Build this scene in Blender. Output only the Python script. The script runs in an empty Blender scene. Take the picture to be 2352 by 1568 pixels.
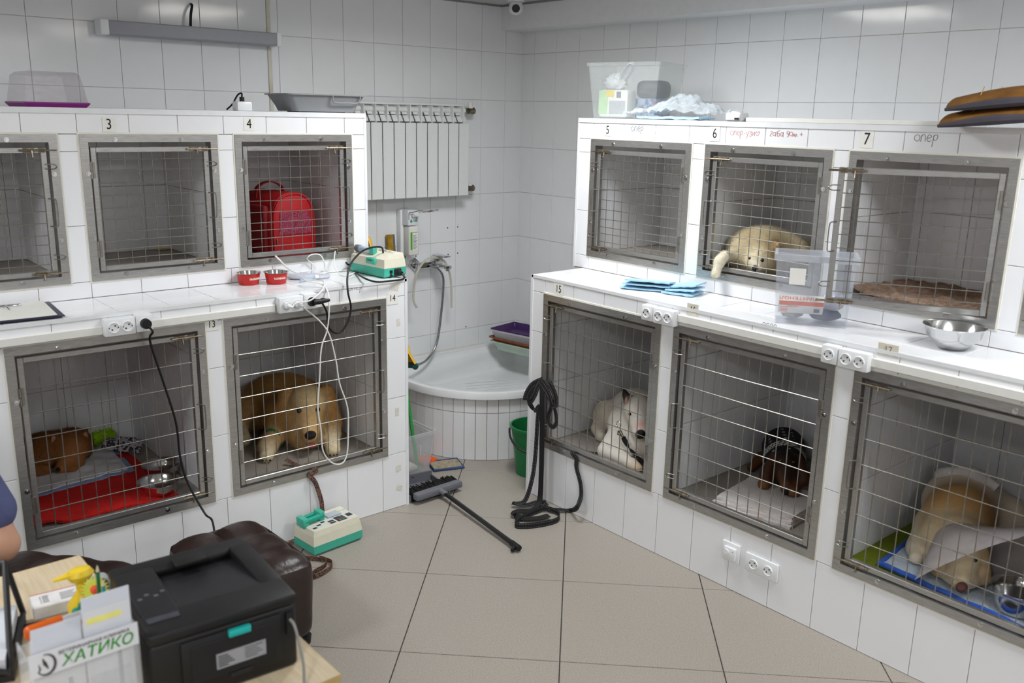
import bpy, bmesh, math, random
import numpy as np
from mathutils import Vector, Matrix, Euler
random.seed(7); rng = np.random.default_rng(7)
SC = bpy.context.scene; COL = SC.collection
PI = math.pi

# ------------------------------------------------------------------ camera
CAM_F, CAM_YAW, CAM_PITCH, CAM_ROLL = 2078.4877, 0.7115, 0.2454, 0.0211
CAM_C = np.array([-4.1414, -4.7625, 1.9673]); IW, IH = 2352, 1568
def _basis():
    y, p, r = CAM_YAW, CAM_PITCH, CAM_ROLL
    fw = np.array([math.sin(y)*math.cos(p), math.cos(y)*math.cos(p), -math.sin(p)])
    rt = np.array([math.cos(y), -math.sin(y), 0]); up = np.cross(rt, fw)
    c, s = math.cos(r), math.sin(r)
    return c*rt+s*up, -s*rt+c*up, fw
CR, CU, CF = _basis()
cd = bpy.data.cameras.new('camera'); cam = bpy.data.objects.new('camera', cd); COL.objects.link(cam)
cd.sensor_width = 36; cd.sensor_fit = 'HORIZONTAL'; cd.lens = CAM_F*36/IW; cd.clip_start = .05
m = Matrix(((CR[0], CU[0], -CF[0], CAM_C[0]), (CR[1], CU[1], -CF[1], CAM_C[1]), (CR[2], CU[2], -CF[2], CAM_C[2]), (0, 0, 0, 1)))
cam.matrix_world = m; SC.camera = cam
cd.dof.use_dof = True; cd.dof.focus_distance = 4.6; cd.dof.aperture_fstop = 3.4
def ray(u, v): return CF+(u-IW/2)/CAM_F*CR-(v-IH/2)/CAM_F*CU
def fz(u, v, z=0.): d = ray(u, v); return Vector(CAM_C+d*(z-CAM_C[2])/d[2])     # a pixel's point on the level z
def fx(u, v, x): d = ray(u, v); return Vector(CAM_C+d*(x-CAM_C[0])/d[0])         # ... on the plane x
def fy(u, v, y): d = ray(u, v); return Vector(CAM_C+d*(y-CAM_C[1])/d[1])         # ... on the plane y

# ------------------------------------------------------------------ light and exposure
wd = bpy.data.worlds.new('world'); SC.world = wd; wd.use_nodes = True
wd.node_tree.nodes['Background'].inputs[0].default_value = (.9, .95, 1, 1); wd.node_tree.nodes['Background'].inputs[1].default_value = 0
SC.view_settings.view_transform = 'Standard'; SC.view_settings.look = 'None'; SC.view_settings.gamma = 1
SC.view_settings.use_curve_mapping = False; SC.view_settings.exposure = -0.98
LIGHT_SPOTS = [(-1.5, -1.8), (-4.8, -1.8), (-1.5, -4.4), (-4.8, -4.4), (-1.5, -7.0), (-4.8, -7.0)]
LIGHT_W = 60.0; LIGHT_SPREAD = 170
for i, (lx, ly) in enumerate(LIGHT_SPOTS):
    ld = bpy.data.lights.new('ceiling_light_offscreen', 'AREA'); ld.shape = 'SQUARE'; ld.size = .56; ld.energy = LIGHT_W
    ld.color = (.96, .985, 1); ld.spread = math.radians(LIGHT_SPREAD)
    lo = bpy.data.objects.new('ceiling_light_offscreen', ld); COL.objects.link(lo); lo.location = (lx, ly, 2.612)

# ------------------------------------------------------------------ materials
def lin(c):
    if isinstance(c, str): c = tuple(int(c[i:i+2], 16)/255 for i in (0, 2, 4))
    return tuple((x/12.92 if x <= .04045 else ((x+.055)/1.055)**2.4) for x in c)
MATS = {}
def mat(name, col, rough=.5, metal=0., var=.06, scale=30., bump=0., bscale=60., trans=0., ior=1.45, alpha=1., coat=0., col2=None, thresh=None, emit=0., sss=0., attr=False, wave=None, spec=.5, aniso=None):
    """procedural principled material: colour with noise variation (towards col2 if given), optional bump"""
    if name in MATS: return MATS[name]
    M = bpy.data.materials.new(name); M.use_nodes = True; nt = M.node_tree; N = nt.nodes; L = nt.links
    b = N['Principled BSDF']; c = lin(col)
    tc = N.new('ShaderNodeTexCoord'); nz = N.new('ShaderNodeTexNoise'); nz.inputs['Scale'].default_value = scale; nz.inputs['Detail'].default_value = 4
    L.new(tc.outputs['Object'], nz.inputs['Vector'])
    if aniso:
        mp = N.new('ShaderNodeMapping'); mp.inputs['Scale'].default_value = aniso
        L.new(tc.outputs['Object'], mp.inputs['Vector']); L.new(mp.outputs['Vector'], nz.inputs['Vector'])
    rp = N.new('ShaderNodeValToRGB')
    a = lin(col2) if col2 else tuple(max(0, x*(1-var*2)) for x in c)
    lo_, hi_ = thresh if thresh else (.3, .7)
    rp.color_ramp.elements[0].position = lo_; rp.color_ramp.elements[1].position = hi_
    rp.color_ramp.elements[0].color = (*a, 1); rp.color_ramp.elements[1].color = (*c, 1)
    L.new(nz.outputs['Fac'], rp.inputs['Fac'])
    out = rp.outputs['Color']
    if attr:
        at = N.new('ShaderNodeAttribute'); at.attribute_name = 'Col'; mx = N.new('ShaderNodeMix'); mx.data_type = 'RGBA'; mx.blend_type = 'MULTIPLY'; mx.inputs[0].default_value = 1
        L.new(at.outputs['Color'], mx.inputs[6]); L.new(out, mx.inputs[7]); out = mx.outputs[2]
    L.new(out, b.inputs['Base Color'])
    b.inputs['Roughness'].default_value = rough; b.inputs['Metallic'].default_value = metal
    b.inputs['Transmission Weight'].default_value = trans; b.inputs['IOR'].default_value = ior; b.inputs['Alpha'].default_value = alpha
    b.inputs['Coat Weight'].default_value = coat; b.inputs['Specular IOR Level'].default_value = spec
    if sss: b.inputs['Subsurface Weight'].default_value = sss; b.inputs['Subsurface Radius'].default_value = (.02, .008, .005)
    if emit: b.inputs['Emission Color'].default_value = (*c, 1); b.inputs['Emission Strength'].default_value = emit
    if bump:
        n2 = N.new('ShaderNodeTexNoise'); n2.inputs['Scale'].default_value = bscale; n2.inputs['Detail'].default_value = 3
        L.new(tc.outputs['Object'], n2.inputs['Vector']); bm_ = N.new('ShaderNodeBump'); bm_.inputs['Strength'].default_value = bump; bm_.inputs['Distance'].default_value = .01
        L.new(n2.outputs['Fac'], bm_.inputs['Height']); L.new(bm_.outputs['Normal'], b.inputs['Normal'])
    MATS[name] = M; return M
def clear(name, col, amount, rough=.15, tint=None):
    """thin clear plastic: mostly see-through, a share of tinted gloss"""
    if name in MATS: return MATS[name]
    M = bpy.data.materials.new(name); M.use_nodes = True; nt = M.node_tree; N = nt.nodes; L = nt.links
    b = N['Principled BSDF']; o = N['Material Output']
    b.inputs['Base Color'].default_value = (*lin(col), 1); b.inputs['Roughness'].default_value = rough
    t = N.new('ShaderNodeBsdfTransparent'); t.inputs[0].default_value = (*lin(tint), 1) if tint else (1, 1, 1, 1)
    mx = N.new('ShaderNodeMixShader'); fr = N.new('ShaderNodeLayerWeight'); fr.inputs['Blend'].default_value = .25
    mr = N.new('ShaderNodeMapRange'); mr.inputs['To Min'].default_value = amount; mr.inputs['To Max'].default_value = min(1, amount+.4)
    nz = N.new('ShaderNodeTexNoise'); nz.inputs['Scale'].default_value = 8; ad = N.new('ShaderNodeMath'); ad.operation = 'MULTIPLY_ADD'
    L.new(nz.outputs['Fac'], ad.inputs[0]); ad.inputs[1].default_value = .3; L.new(fr.outputs['Facing'], ad.inputs[2])
    L.new(ad.outputs[0], mr.inputs['Value']); L.new(mr.outputs['Result'], mx.inputs[0]); L.new(t.outputs[0], mx.inputs[1]); L.new(b.outputs[0], mx.inputs[2]); L.new(mx.outputs[0], o.inputs['Surface'])
    MATS[name] = M; return M

tile_white = mat('glazed_white_tile', 'f1f2f5', .10, var=.015, scale=5, bump=.04, bscale=5)
tile_wall = mat('glazed_wall_tile', 'f0f2f4', .09, var=.02, scale=5, bump=.05, bscale=4)
grout = mat('beige_grout', 'c4b8a9', .9, col2='9a8b7b', scale=14)
grout_wall = mat('wall_grout', 'dcd7cf', .9, col2='c6bcae', scale=9)
plaster = mat('white_plaster', 'e6e6e6', .7, var=.02)
inner_wall = mat('cage_lining', 'f1f2f5', .3, var=.02)
floor_tile = mat('speckled_stoneware', 'a8a198', .38, col2='8e877e', scale=260, thresh=(.38, .62), spec=.35)
floor_grout = mat('dark_floor_grout', '453d37', .9, var=.2)
white_pl = mat('white_plastic', 'eceef0', .32, var=.01)
white_pl2 = mat('ivory_plastic', 'e9e8e3', .35, var=.02)
steel = mat('brushed_steel', 'bab9b7', .28, .78, col2='a3a19e', scale=22, aniso=(1, 1, 12), bump=.02, bscale=200)
steel_dk = mat('steel_wire', '9a968f', .34, .85, var=.1, scale=80)
chrome = mat('chrome', 'd5d7da', .07, 1., var=.02)
steel_bowl = mat('polished_bowl_steel', 'cfd0d0', .16, 1., var=.03)
black_pl = mat('black_plastic', '1b1b1d', .42, var=.15)
black_rub = mat('black_rubber', '111113', .5, var=.15)
ink = mat('black_ink', '16161a', .7, var=.1)

# ------------------------------------------------------------------ mesh helpers
class MB:
    """collects shapes into one mesh"""
    def __init__(s): s.v = []; s.f = []; s.mi = []; s.m = 0
    def add(s, vs, fs):
        o = len(s.v); s.v += [tuple(x) for x in vs]; s.f += [tuple(i+o for i in f) for f in fs]; s.mi += [s.m]*len(fs); return s
    def box(s, a, b):
        x0, x1 = sorted((a[0], b[0])); y0, y1 = sorted((a[1], b[1])); z0, z1 = sorted((a[2], b[2]))
        return s.add([(x0,y0,z0),(x1,y0,z0),(x1,y1,z0),(x0,y1,z0),(x0,y0,z1),(x1,y0,z1),(x1,y1,z1),(x0,y1,z1)],
                     [(3,2,1,0),(4,5,6,7),(0,1,5,4),(1,2,6,5),(2,3,7,6),(3,0,4,7)])
    def rbox(s, a, b, r=.004, seg=2, M=None):
        bm = bmesh.new(); bmesh.ops.create_cube(bm, size=1)
        a = Vector(a); b = Vector(b)
        for v in bm.verts: v.co = Vector(((a[i]+b[i])/2+v.co[i]*abs(b[i]-a[i]) for i in range(3)))
        r = min(r, *(abs(b[i]-a[i])*.49 for i in range(3)))
        bmesh.ops.bevel(bm, geom=bm.edges[:], offset=r, segments=seg, profile=.5, affect='EDGES')
        if M is not None: bm.transform(M)
        s.bm(bm); return s
    def bm(s, bm):
        bm.verts.index_update(); s.add([v.co for v in bm.verts], [[v.index for v in f.verts] for f in bm.faces]); bm.free(); return s
    def cone(s, p0, p1, r0, r1=None, n=16, caps=True):
        if r1 is None: r1 = r0
        p0 = Vector(p0); p1 = Vector(p1); d = (p1-p0).normalized()
        u = d.orthogonal().normalized(); w = d.cross(u); vs = []
        for p, r in ((p0, r0), (p1, r1)):
            for k in range(n): a = 2*PI*k/n; vs.append(p+u*(r*math.cos(a))+w*(r*math.sin(a)))
        fs = [(k, (k+1) % n, n+(k+1) % n, n+k) for k in range(n)]
        if caps: fs += [tuple(range(n-1, -1, -1)), tuple(range(n, 2*n))]
        return s.add(vs, fs)
    def tube(s, pts, r, n=8, closed=False, caps=True):
        P = [Vector(p) for p in pts]; K = len(P); vs = []
        R = r if hasattr(r, '__len__') else [r]*K
        def tan(i):
            a = P[(i-1) % K] if (closed or i > 0) else P[0]; b = P[(i+1) % K] if (closed or i < K-1) else P[-1]
            t = b-a; return t.normalized() if t.length > 1e-9 else Vector((0, 0, 1))
        t0 = tan(0); u = t0.orthogonal().normalized()
        for i in range(K):
            t = tan(i); u = (u-t*u.dot(t)); u = u.normalized() if u.length > 1e-6 else t.orthogonal().normalized(); w = t.cross(u)
            for k in range(n): a = 2*PI*k/n; vs.append(P[i]+(u*math.cos(a)+w*math.sin(a))*R[i])
        fs = []
        for i in range(K if closed else K-1):
            j = (i+1) % K
            for k in range(n): fs.append((i*n+k, i*n+(k+1) % n, j*n+(k+1) % n, j*n+k))
        if caps and not closed: fs += [tuple(range(n-1, -1, -1)), tuple(range((K-1)*n, K*n))]
        return s.add(vs, fs)
    def lathe(s, prof, n=32, c=(0, 0, 0), sx=1., sy=1., M=None):
        """prof: (radius, height) rings, bottom to top or round a wall"""
        vs = []; fs = []; K = len(prof)
        for r, z in prof:
            for k in range(n): a = 2*PI*k/n; vs.append(Vector((c[0]+sx*r*math.cos(a), c[1]+sy*r*math.sin(a), c[2]+z)))
        for i in range(K-1):
            for k in range(n): fs.append((i*n+k, i*n+(k+1) % n, (i+1)*n+(k+1) % n, (i+1)*n+k))
        fs.append(tuple(range(n-1, -1, -1))); fs.append(tuple(range((K-1)*n, K*n)))
        if M is not None: vs = [M@v for v in vs]
        return s.add(vs, fs)
    def loft(s, rings, caps=True, closed=True):
        n = len(rings[0]); vs = [p for r in rings for p in r]; fs = []
        for i in range(len(rings)-1):
            for k in range(n if closed else n-1): fs.append((i*n+k, i*n+(k+1) % n, (i+1)*n+(k+1) % n, (i+1)*n+k))
        if caps: fs += [tuple(range(n-1, -1, -1)), tuple(range((len(rings)-1)*n, len(rings)*n))]
        return s.add(vs, fs)
    def prism(s, poly, z0, z1, M=None):
        n = len(poly); vs = [Vector((x, y, z0)) for x, y in poly]+[Vector((x, y, z1)) for x, y in poly]
        if M is not None: vs = [M@v for v in vs]
        return s.add(vs, [tuple(range(n-1, -1, -1)), tuple(range(n, 2*n))]+[(k, (k+1) % n, n+(k+1) % n, n+k) for k in range(n)])
    def ribbon(s, pts, wdir, w, th=.002):
        """flat strap along pts, width along wdir (one vector or one per point)"""
        P = [Vector(p) for p in pts]; K = len(P); rings = []
        for i in range(K):
            t = (P[min(i+1, K-1)]-P[max(i-1, 0)]).normalized(); wd_ = Vector(wdir[i] if hasattr(wdir[0], '__len__') else wdir)
            wd_ = (wd_-t*wd_.dot(t)); wd_ = wd_.normalized() if wd_.length > 1e-5 else t.orthogonal().normalized()
            nn = t.cross(wd_)*(th/2); a = wd_*(w/2); rings.append([P[i]-a-nn, P[i]+a-nn, P[i]+a+nn, P[i]-a+nn])
        return s.loft(rings)
    def sheet(s, fn, nu, nv, th=.003):
        """closed thin slab over a height function fn(u,v)->Vector, u,v in 0..1"""
        top = [[Vector(fn(i/nu, j/nv)) for j in range(nv+1)] for i in range(nu+1)]
        vs = [p for r in top for p in r]; n = len(vs); vs += [p-Vector((0, 0, th)) for p in vs]; fs = []
        ix = lambda i, j: i*(nv+1)+j
        for i in range(nu):
            for j in range(nv):
                q = (ix(i, j), ix(i+1, j), ix(i+1, j+1), ix(i, j+1)); fs.append(q); fs.append(tuple(n+k for k in reversed(q)))
        bd = [ix(i, 0) for i in range(nu+1)]+[ix(nu, j) for j in range(1, nv+1)]+[ix(i, nv) for i in range(nu-1, -1, -1)]+[ix(0, j) for j in range(nv-1, 0, -1)]
        for a, b in zip(bd, bd[1:]+bd[:1]): fs.append((b, a, n+a, n+b))
        return s.add(vs, fs)
def smooth_path(pts, n=8):
    """Catmull-Rom through pts"""
    P = [Vector(p) for p in pts]; out = []
    for i in range(len(P)-1):
        a = P[max(i-1, 0)]; b = P[i]; c = P[i+1]; d = P[min(i+2, len(P)-1)]
        for k in range(n):
            t = k/n; out.append(.5*((2*b)+(c-a)*t+(2*a-5*b+4*c-d)*t*t+(3*b-a-3*c+d)*t**3))
    return out+[P[-1]]
MW = {}
def link(name, data, parent=None, L=None):
    o = bpy.data.objects.new(name, data); COL.objects.link(o)
    L = L or Matrix.Identity(4); o.matrix_basis = L
    if parent is not None: o.parent = parent
    MW[o] = (MW[parent] if parent is not None else Matrix.Identity(4))@L
    return o
def obj(name, mb, material, parent=None, w=False, smooth=False, base=None, sharp=40):
    """one mesh object. w: vertices are in world space (put into the parent's space); base: world origin of a top-level mesh"""
    me = bpy.data.meshes.new(name); L = Matrix.Translation(base) if base is not None else Matrix.Identity(4)
    inv = ((MW[parent] if parent is not None else Matrix.Identity(4))@L).inverted() if (w or base is not None) else None
    vs = [tuple(inv@Vector(v)) for v in mb.v] if inv is not None else mb.v
    me.from_pydata(vs, [], mb.f)
    ms = material if isinstance(material, (list, tuple)) else [material]
    for m_ in ms: me.materials.append(m_)
    if len(ms) > 1: me.polygons.foreach_set('material_index', mb.mi)
    if smooth:
        me.polygons.foreach_set('use_smooth', [True]*len(me.polygons)); me.set_sharp_from_angle(angle=math.radians(sharp))
    me.update()
    return link(name, me, parent, L)
def tag(o, label=None, cat=None, group=None, kind=None):
    if label: o['label'] = label
    if cat: o['category'] = cat
    if group: o['group'] = group
    if kind: o['kind'] = kind
    return o
def thing(name, label, cat, loc=(0, 0, 0), rotz=0., group=None, rot=None):
    L = Matrix.Translation(loc)@(rot if rot is not None else Matrix.Rotation(rotz, 4, 'Z'))
    o = link(name, None, None, L); o.empty_display_size = .05
    return tag(o, label, cat, group)
def struct(name, mb, material, smooth=False): return tag(obj(name, mb, material, smooth=smooth), kind='structure')
def text_mb(s, size, shear=0., depth=.0006, bold=0., spacing=1.):
    """flat lettering in the xy plane, centred, as a mesh builder"""
    cu = bpy.data.curves.new('t', 'FONT'); cu.body = s; cu.size = size; cu.shear = shear; cu.extrude = depth/2; cu.offset = bold; cu.align_x = 'CENTER'; cu.align_y = 'CENTER'; cu.resolution_u = 3; cu.space_character = spacing
    o = bpy.data.objects.new('t', cu); COL.objects.link(o); dg = bpy.context.evaluated_depsgraph_get(); me = o.evaluated_get(dg).to_mesh()
    mb = MB().add([v.co.copy() for v in me.vertices], [list(p.vertices) for p in me.polygons])
    bpy.data.objects.remove(o); bpy.data.curves.remove(cu); return mb
def xf(mb, M):
    mb.v = [tuple(M@Vector(v)) for v in mb.v]; return mb
_tilecache = {}
def tile_mesh(w, h, material, th=.004, g=.0012):
    k = (round(w, 3), round(h, 3), material.name, th, g)
    if k not in _tilecache:
        c = .0012
        mb = MB().add([(g,g,-.003),(w-g,g,-.003),(w-g,h-g,-.003),(g,h-g,-.003),(g,g,th-c),(w-g,g,th-c),(w-g,h-g,th-c),(g,h-g,th-c),(g+c,g+c,th),(w-g-c,g+c,th),(w-g-c,h-g-c,th),(g+c,h-g-c,th)],
            [(0,1,5,4),(1,2,6,5),(2,3,7,6),(3,0,4,7),(4,5,9,8),(5,6,10,9),(6,7,11,10),(7,4,8,11),(8,9,10,11)])
        me = bpy.data.meshes.new('tile'); me.from_pydata(mb.v, [], mb.f); me.materials.append(material); me.update(); _tilecache[k] = me
    return _tilecache[k]
def tiles(parent, O, U, V, ul, vl, us, vs, material, name='tile', th=.004, jit=.0004):
    """tiles on the rectangle O + u U + v V cut at the joints us, vs (world-space)"""
    U = Vector(U); V = Vector(V); Nn = U.cross(V)
    ue = [0]+sorted(x for x in us if .012 < x < ul-.012)+[ul]; ve = [0]+sorted(x for x in vs if .012 < x < vl-.012)+[vl]
    R = Matrix((U, V, Nn)).transposed().to_4x4(); inv = MW[parent].inverted()
    for a, b in zip(ue, ue[1:]):
        for c, d in zip(ve, ve[1:]):
            p = Vector(O)+U*a+V*c+Nn*random.uniform(-jit, jit)
            link(name, tile_mesh(b-a, d-c, material, th), parent, inv@Matrix.Translation(p)@R)
def joints(x0, pitch, lo, hi):
    k0 = math.ceil((lo-x0)/pitch); return [x0+pitch*k for k in range(k0, int(math.floor((hi-x0)/pitch))+1)]
# ================================================================== the room
ZCEIL = 2.65
X0, Y0 = -6.6, -7.6
# floor: stoneware laid diagonally
fl = struct('floor', MB().box((X0-.1, Y0-.1, -.1), (.1, .1, -.004)), floor_grout)
GX, GY, GA, GT = -1.6237, -1.3615, .7813, .602
ca, sa = math.cos(GA), math.sin(GA)
e1 = Vector((ca, -sa, 0)); e2 = Vector((sa, ca, 0))
for c in range(-12, 13):
    for r in range(-12, 13):
        p = Vector((GX, GY, 0))+e1*(c*GT)-e2*(r*GT); q = p+e1*GT/2+e2*GT/2
        if -4.9 < q.x < -.2 and -5.2 < q.y < -.2 and (q.x+q.y) > -8.2:
            link('floor_tile', tile_mesh(GT, GT, floor_tile, g=.0021), fl, Matrix.Translation(p+Vector((0, 0, -.004)))@Matrix((e1, e2, Vector((0, 0, 1)))).transposed().to_4x4())
obj('floor_rest', MB().box((X0, Y0, -.0062), (0, 0, -.0056)), floor_grout, fl)['kind'] = 'stuff'
wa = struct('wall_back', MB().box((X0-.1, 0, -.1), (.1, .12, ZCEIL+.15)), grout_wall)
wb = struct('wall_right', MB().box((0, Y0-.1, -.1), (.12, 0, ZCEIL+.15)), grout_wall)
struct('wall_left', MB().box((X0-.12, Y0-.1, -.1), (X0, .12, ZCEIL+.15)), plaster)
struct('wall_front', MB().box((X0-.1, Y0-.12, -.1), (.12, Y0, ZCEIL+.15)), plaster)
struct('ceiling', MB().box((X0-.1, Y0-.1, ZCEIL), (.1, .1, ZCEIL+.1)), mat('ceiling_panel', 'cfcfcd', .9, var=.03))
zr = [2.056-.302*k for k in range(-2, 7)]
# wall tiles: right of the vertical strip, left of it, the right wall
def walltiles(O, U, ul, us, zlo, zhi, par): tiles(par, Vector(O)+Vector((0, 0, zlo)), U, (0, 0, 1), ul, zhi-zlo, us, [z-zlo for z in zr], tile_wall)
xs = -1.805
walltiles((xs, 0, 0), (1, 0, 0), -xs, [x-xs for x in joints(-.1442, .202, xs, 0)], .20, ZCEIL, wa)
walltiles((-4.6, 0, 0), (1, 0, 0), 4.6+xs-.02, [x+4.6 for x in joints(-1.772-.012, .2035, -4.6, xs)], 1.85, ZCEIL, wa)
walltiles((0, 0, 0), (0, -1, 0), 4.9, [-y for y in joints(-.127, .2085, -4.9, 0)], .20, ZCEIL, wb)
tag(obj('trim_1', MB().rbox((xs-.022, -.012, 1.8), (xs, .002, ZCEIL), .004), mat('aged_white_trim', 'd9d6c9', .5, col2='b9a27a', scale=4, thresh=(.2, .45))), kind='structure')
# boxed-in ledge high on the right wall
lg = struct('trim_2', MB().box((-.186, Y0, 2.496), (-.002, -.004, ZCEIL)), mat('ledge_tile', 'f0f2f4', .3, var=.02))
tag(obj('trim_3', MB().box((-.20, Y0, ZCEIL-.012), (-.186, 0, ZCEIL)).box((-6.4, -.014, ZCEIL-.012), (-.2, 0, ZCEIL)), mat('ceiling_angle', '8f9092', .5)), kind='structure')
# drilled holes with plugs in the back wall
hol = mat('wall_plug_blue', '23305a', .6)
for i, (u, v) in enumerate([(1028, 523), (1051, 521), (1029, 584), (1051, 581), (931, 590), (955, 588), (1070, 750)]):
    p = fy(u, v, -.004); obj('wall_plug', MB().cone(p, p+Vector((0, -.0022, 0)), .0042, n=10), hol if i in (4, 5) else ink, wa)

# ================================================================== the two tiled kennel banks
YAU, YAL, XBU, XBL = -.783, -1.134, -.743, -1.105
ZT, ZC, ZUT, ZUB, ZLT, ZLB = 1.9565, 1.184, 1.856, 1.253, 1.101, .294
EA, EBL, EBU = -1.70, -1.386, -1.316
FL, FU = .31, 1.272        # cage floors
A_UP = [(-3.77, -3.125), (-3.041, -2.465), (-2.385, -1.783)]
A_LO = [(-4.29, -3.55), (-3.466, -2.7135), (-2.6305, -1.8214)]
B_UP = [(1.414, 2.062), (2.141, 2.775), (2.852, 3.487), (3.565, 4.2)]
B_LO = [(1.483, 2.249), (2.32, 3.09), (3.167, 3.94)]
cagefloor = floor_tile
trim_m = mat('white_edge_profile', 'e9ebee', .35, var=.03, scale=20)
def bank(name, label, F, t0, t1u, t1l, up, lo, du, dl, dback, ju, jl, jb, colz_u, colz_l):
    """F(t,d,z)->world; t along the front seen left to right, d = distance of the plane from the wall"""
    th_ = thing(name, label, 'kennel', F((t1l[0]+t1l[1])/2, dl, 0))
    U = F(1, 0, 0)-F(0, 0, 0); D = F(0, 1, 0)-F(0, 0, 0); Z = Vector((0, 0, 1))
    def bx(mb, a, b): mb.box(F(*a), F(*b))
    body = MB()
    for (cs, d, zlo, zhi, z0, z1, zf, tl, tr) in ((lo, dl, 0, ZC-.004, ZLB, ZLT, FL, t1l[0], t1l[1]), (up, du, ZC-.004, ZT-.006, ZUB, ZUT, FU, t1u[0], t1u[1])):
        dd = d-.004
        bx(body, (tl, .006, zlo), (tr, dd, z0+.006)); bx(body, (tl, .006, z1-.006), (tr, dd, zhi)); bx(body, (tl, .006, z0), (tr, dback-.004, z1))
        e = tl
        for a, b in cs: bx(body, (e, .006, z0), (a+.014, dd, z1)); e = b-.014
        bx(body, (e, .006, z0), (tr, dd, z1))
    obj('body', body, grout, th_, w=True)
    for (cs, d, z0, z1, zf, tl, tr, zs0, zs1, js, jz) in ((up, du, ZUB, ZUT, FU, t1u[0], t1u[1], ZC, ZT-.018, ju, colz_u), (lo, dl, ZLB, ZLT, FL, t1l[0], t1l[1], 0, ZC-.012, jl, colz_l)):
        dd = d-.004; ft = lambda a, b, c, e_, us, vs: tiles(th_, F(a, dd, c), U, Z, b-a, e_-c, [x-a for x in us], [z-c for z in vs], tile_white)
        lo_t, hi_t = tl, tr
        J = joints(js, .2045, min(tl, tr), max(tl, tr)); ft(tl, tr, z1, zs1, J, [])
        J2 = joints(jb, .2025, tl, tr) if zs0 == 0 else J; ft(tl, tr, zs0 if zs0 == 0 else ZC, z0, J2, [])
        e = tl
        for a, b in cs:
            if a-e > .02: ft(e, a, z0, z1, [], jz)
            e = b
        ft(e, tr, z0, z1, [e+.07] if tr-e > .2 else [], jz)
        for a, b in cs:    # lining of each cage: back, the side wall and floor
            a2, b2 = a+.014, b-.014
            tiles(th_, F(a2, dback-.004, zf), U, Z, b2-a2, z1-zf, [x-a2 for x in joints(js+.05, .2045, a2, b2)], [z-zf for z in (zf+.32, zf+.625)], inner_wall, 'lining_tile')
            sd = b2 if D.y < -.5 else a2
            if D.y < -.5: tiles(th_, F(sd, dback, zf), D, Z, d-.01-dback, z1-zf, [.2*k+.13 for k in range(5)], [.32, .625], inner_wall, 'lining_tile')
            else: tiles(th_, F(sd, d-.01, zf), -D, Z, d-.01-dback, z1-zf, [.2*k+.13 for k in range(5)], [.32, .625], inner_wall, 'lining_tile')
            obj('cage_floor', MB().box(F(a2+.001, dback, zf-.012), F(b2-.001, d-.012, zf)), cagefloor, th_, w=True)
    # counter tiles, top board, edge profiles
    cw = joints(ju, .2045, t1l[0], t1l[1])
    tiles(th_, F(t1l[0], dl-.012, ZC-.004), U, -D, t1l[1]-t1l[0], dl-.012-du, [x-t1l[0] for x in cw], [.13], tile_white, 'counter_tile')
    tl, tr = t1l
    mb = MB(); mb.box(F(tl, dl-.014, ZC-.013), F(tr, dl+.003, ZC+.001)); obj('edge_profile', mb, trim_m, th_, w=True)
    tl, tr = t1u
    mb = MB(); mb.box(F(tl, .006, ZT-.007), F(tr, du+.004, ZT+.002)).box(F(tl, du-.008, ZT-.02), F(tr, du+.005, ZT+.002)); obj('top_board', mb, trim_m, th_, w=True)
    return th_
FA = lambda t, d, z: Vector((t, -d, z))
FB = lambda t, d, z: Vector((-d, -t, z))
bankA = bank('kennel_bank', 'white tiled kennel block under the wall radiator with cages numbered 3, 4, 13 and 14', FA, EA, (-4.6, EA), (-4.6, EA), A_UP, A_LO, -YAU, -YAL, .15, -1.818, -1.866, -1.85, [1.787, 1.487], [.895, .59])
bankB = bank('kennel_bank', 'white tiled kennel block with cages numbered 5, 6, 7, 15, 16 and 17', FB, -EBL, (-EBU, 4.75), (-EBL, 4.75), B_UP, B_LO, -XBU, -XBL, .19, 1.427, 1.485, 1.8795-.202*10, [1.787, 1.487], [.895, .60])
for b_, F, e_, d_, z_ in ((bankA, FA, EA, -YAL, ZC), (bankB, FB, -EBL, -XBL, ZC)):
    s_ = -1 if F is FA else 1
    obj('corner_profile', MB().box(F(e_-s_*.004, d_-.014, 0), F(e_+s_*.012, d_+.003, z_)), trim_m, b_, w=True)
obj('corner_profile', MB().box(FA(EA+.004, -YAU-.012, ZC), FA(EA-.010, -YAU+.002, ZT-.02)), trim_m, bankA, w=True)
obj('corner_profile', MB().box(FB(-EBU-.004, -XBU-.012, ZC), FB(-EBU+.010, -XBU+.002, ZT-.02)), trim_m, bankB, w=True)

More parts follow.
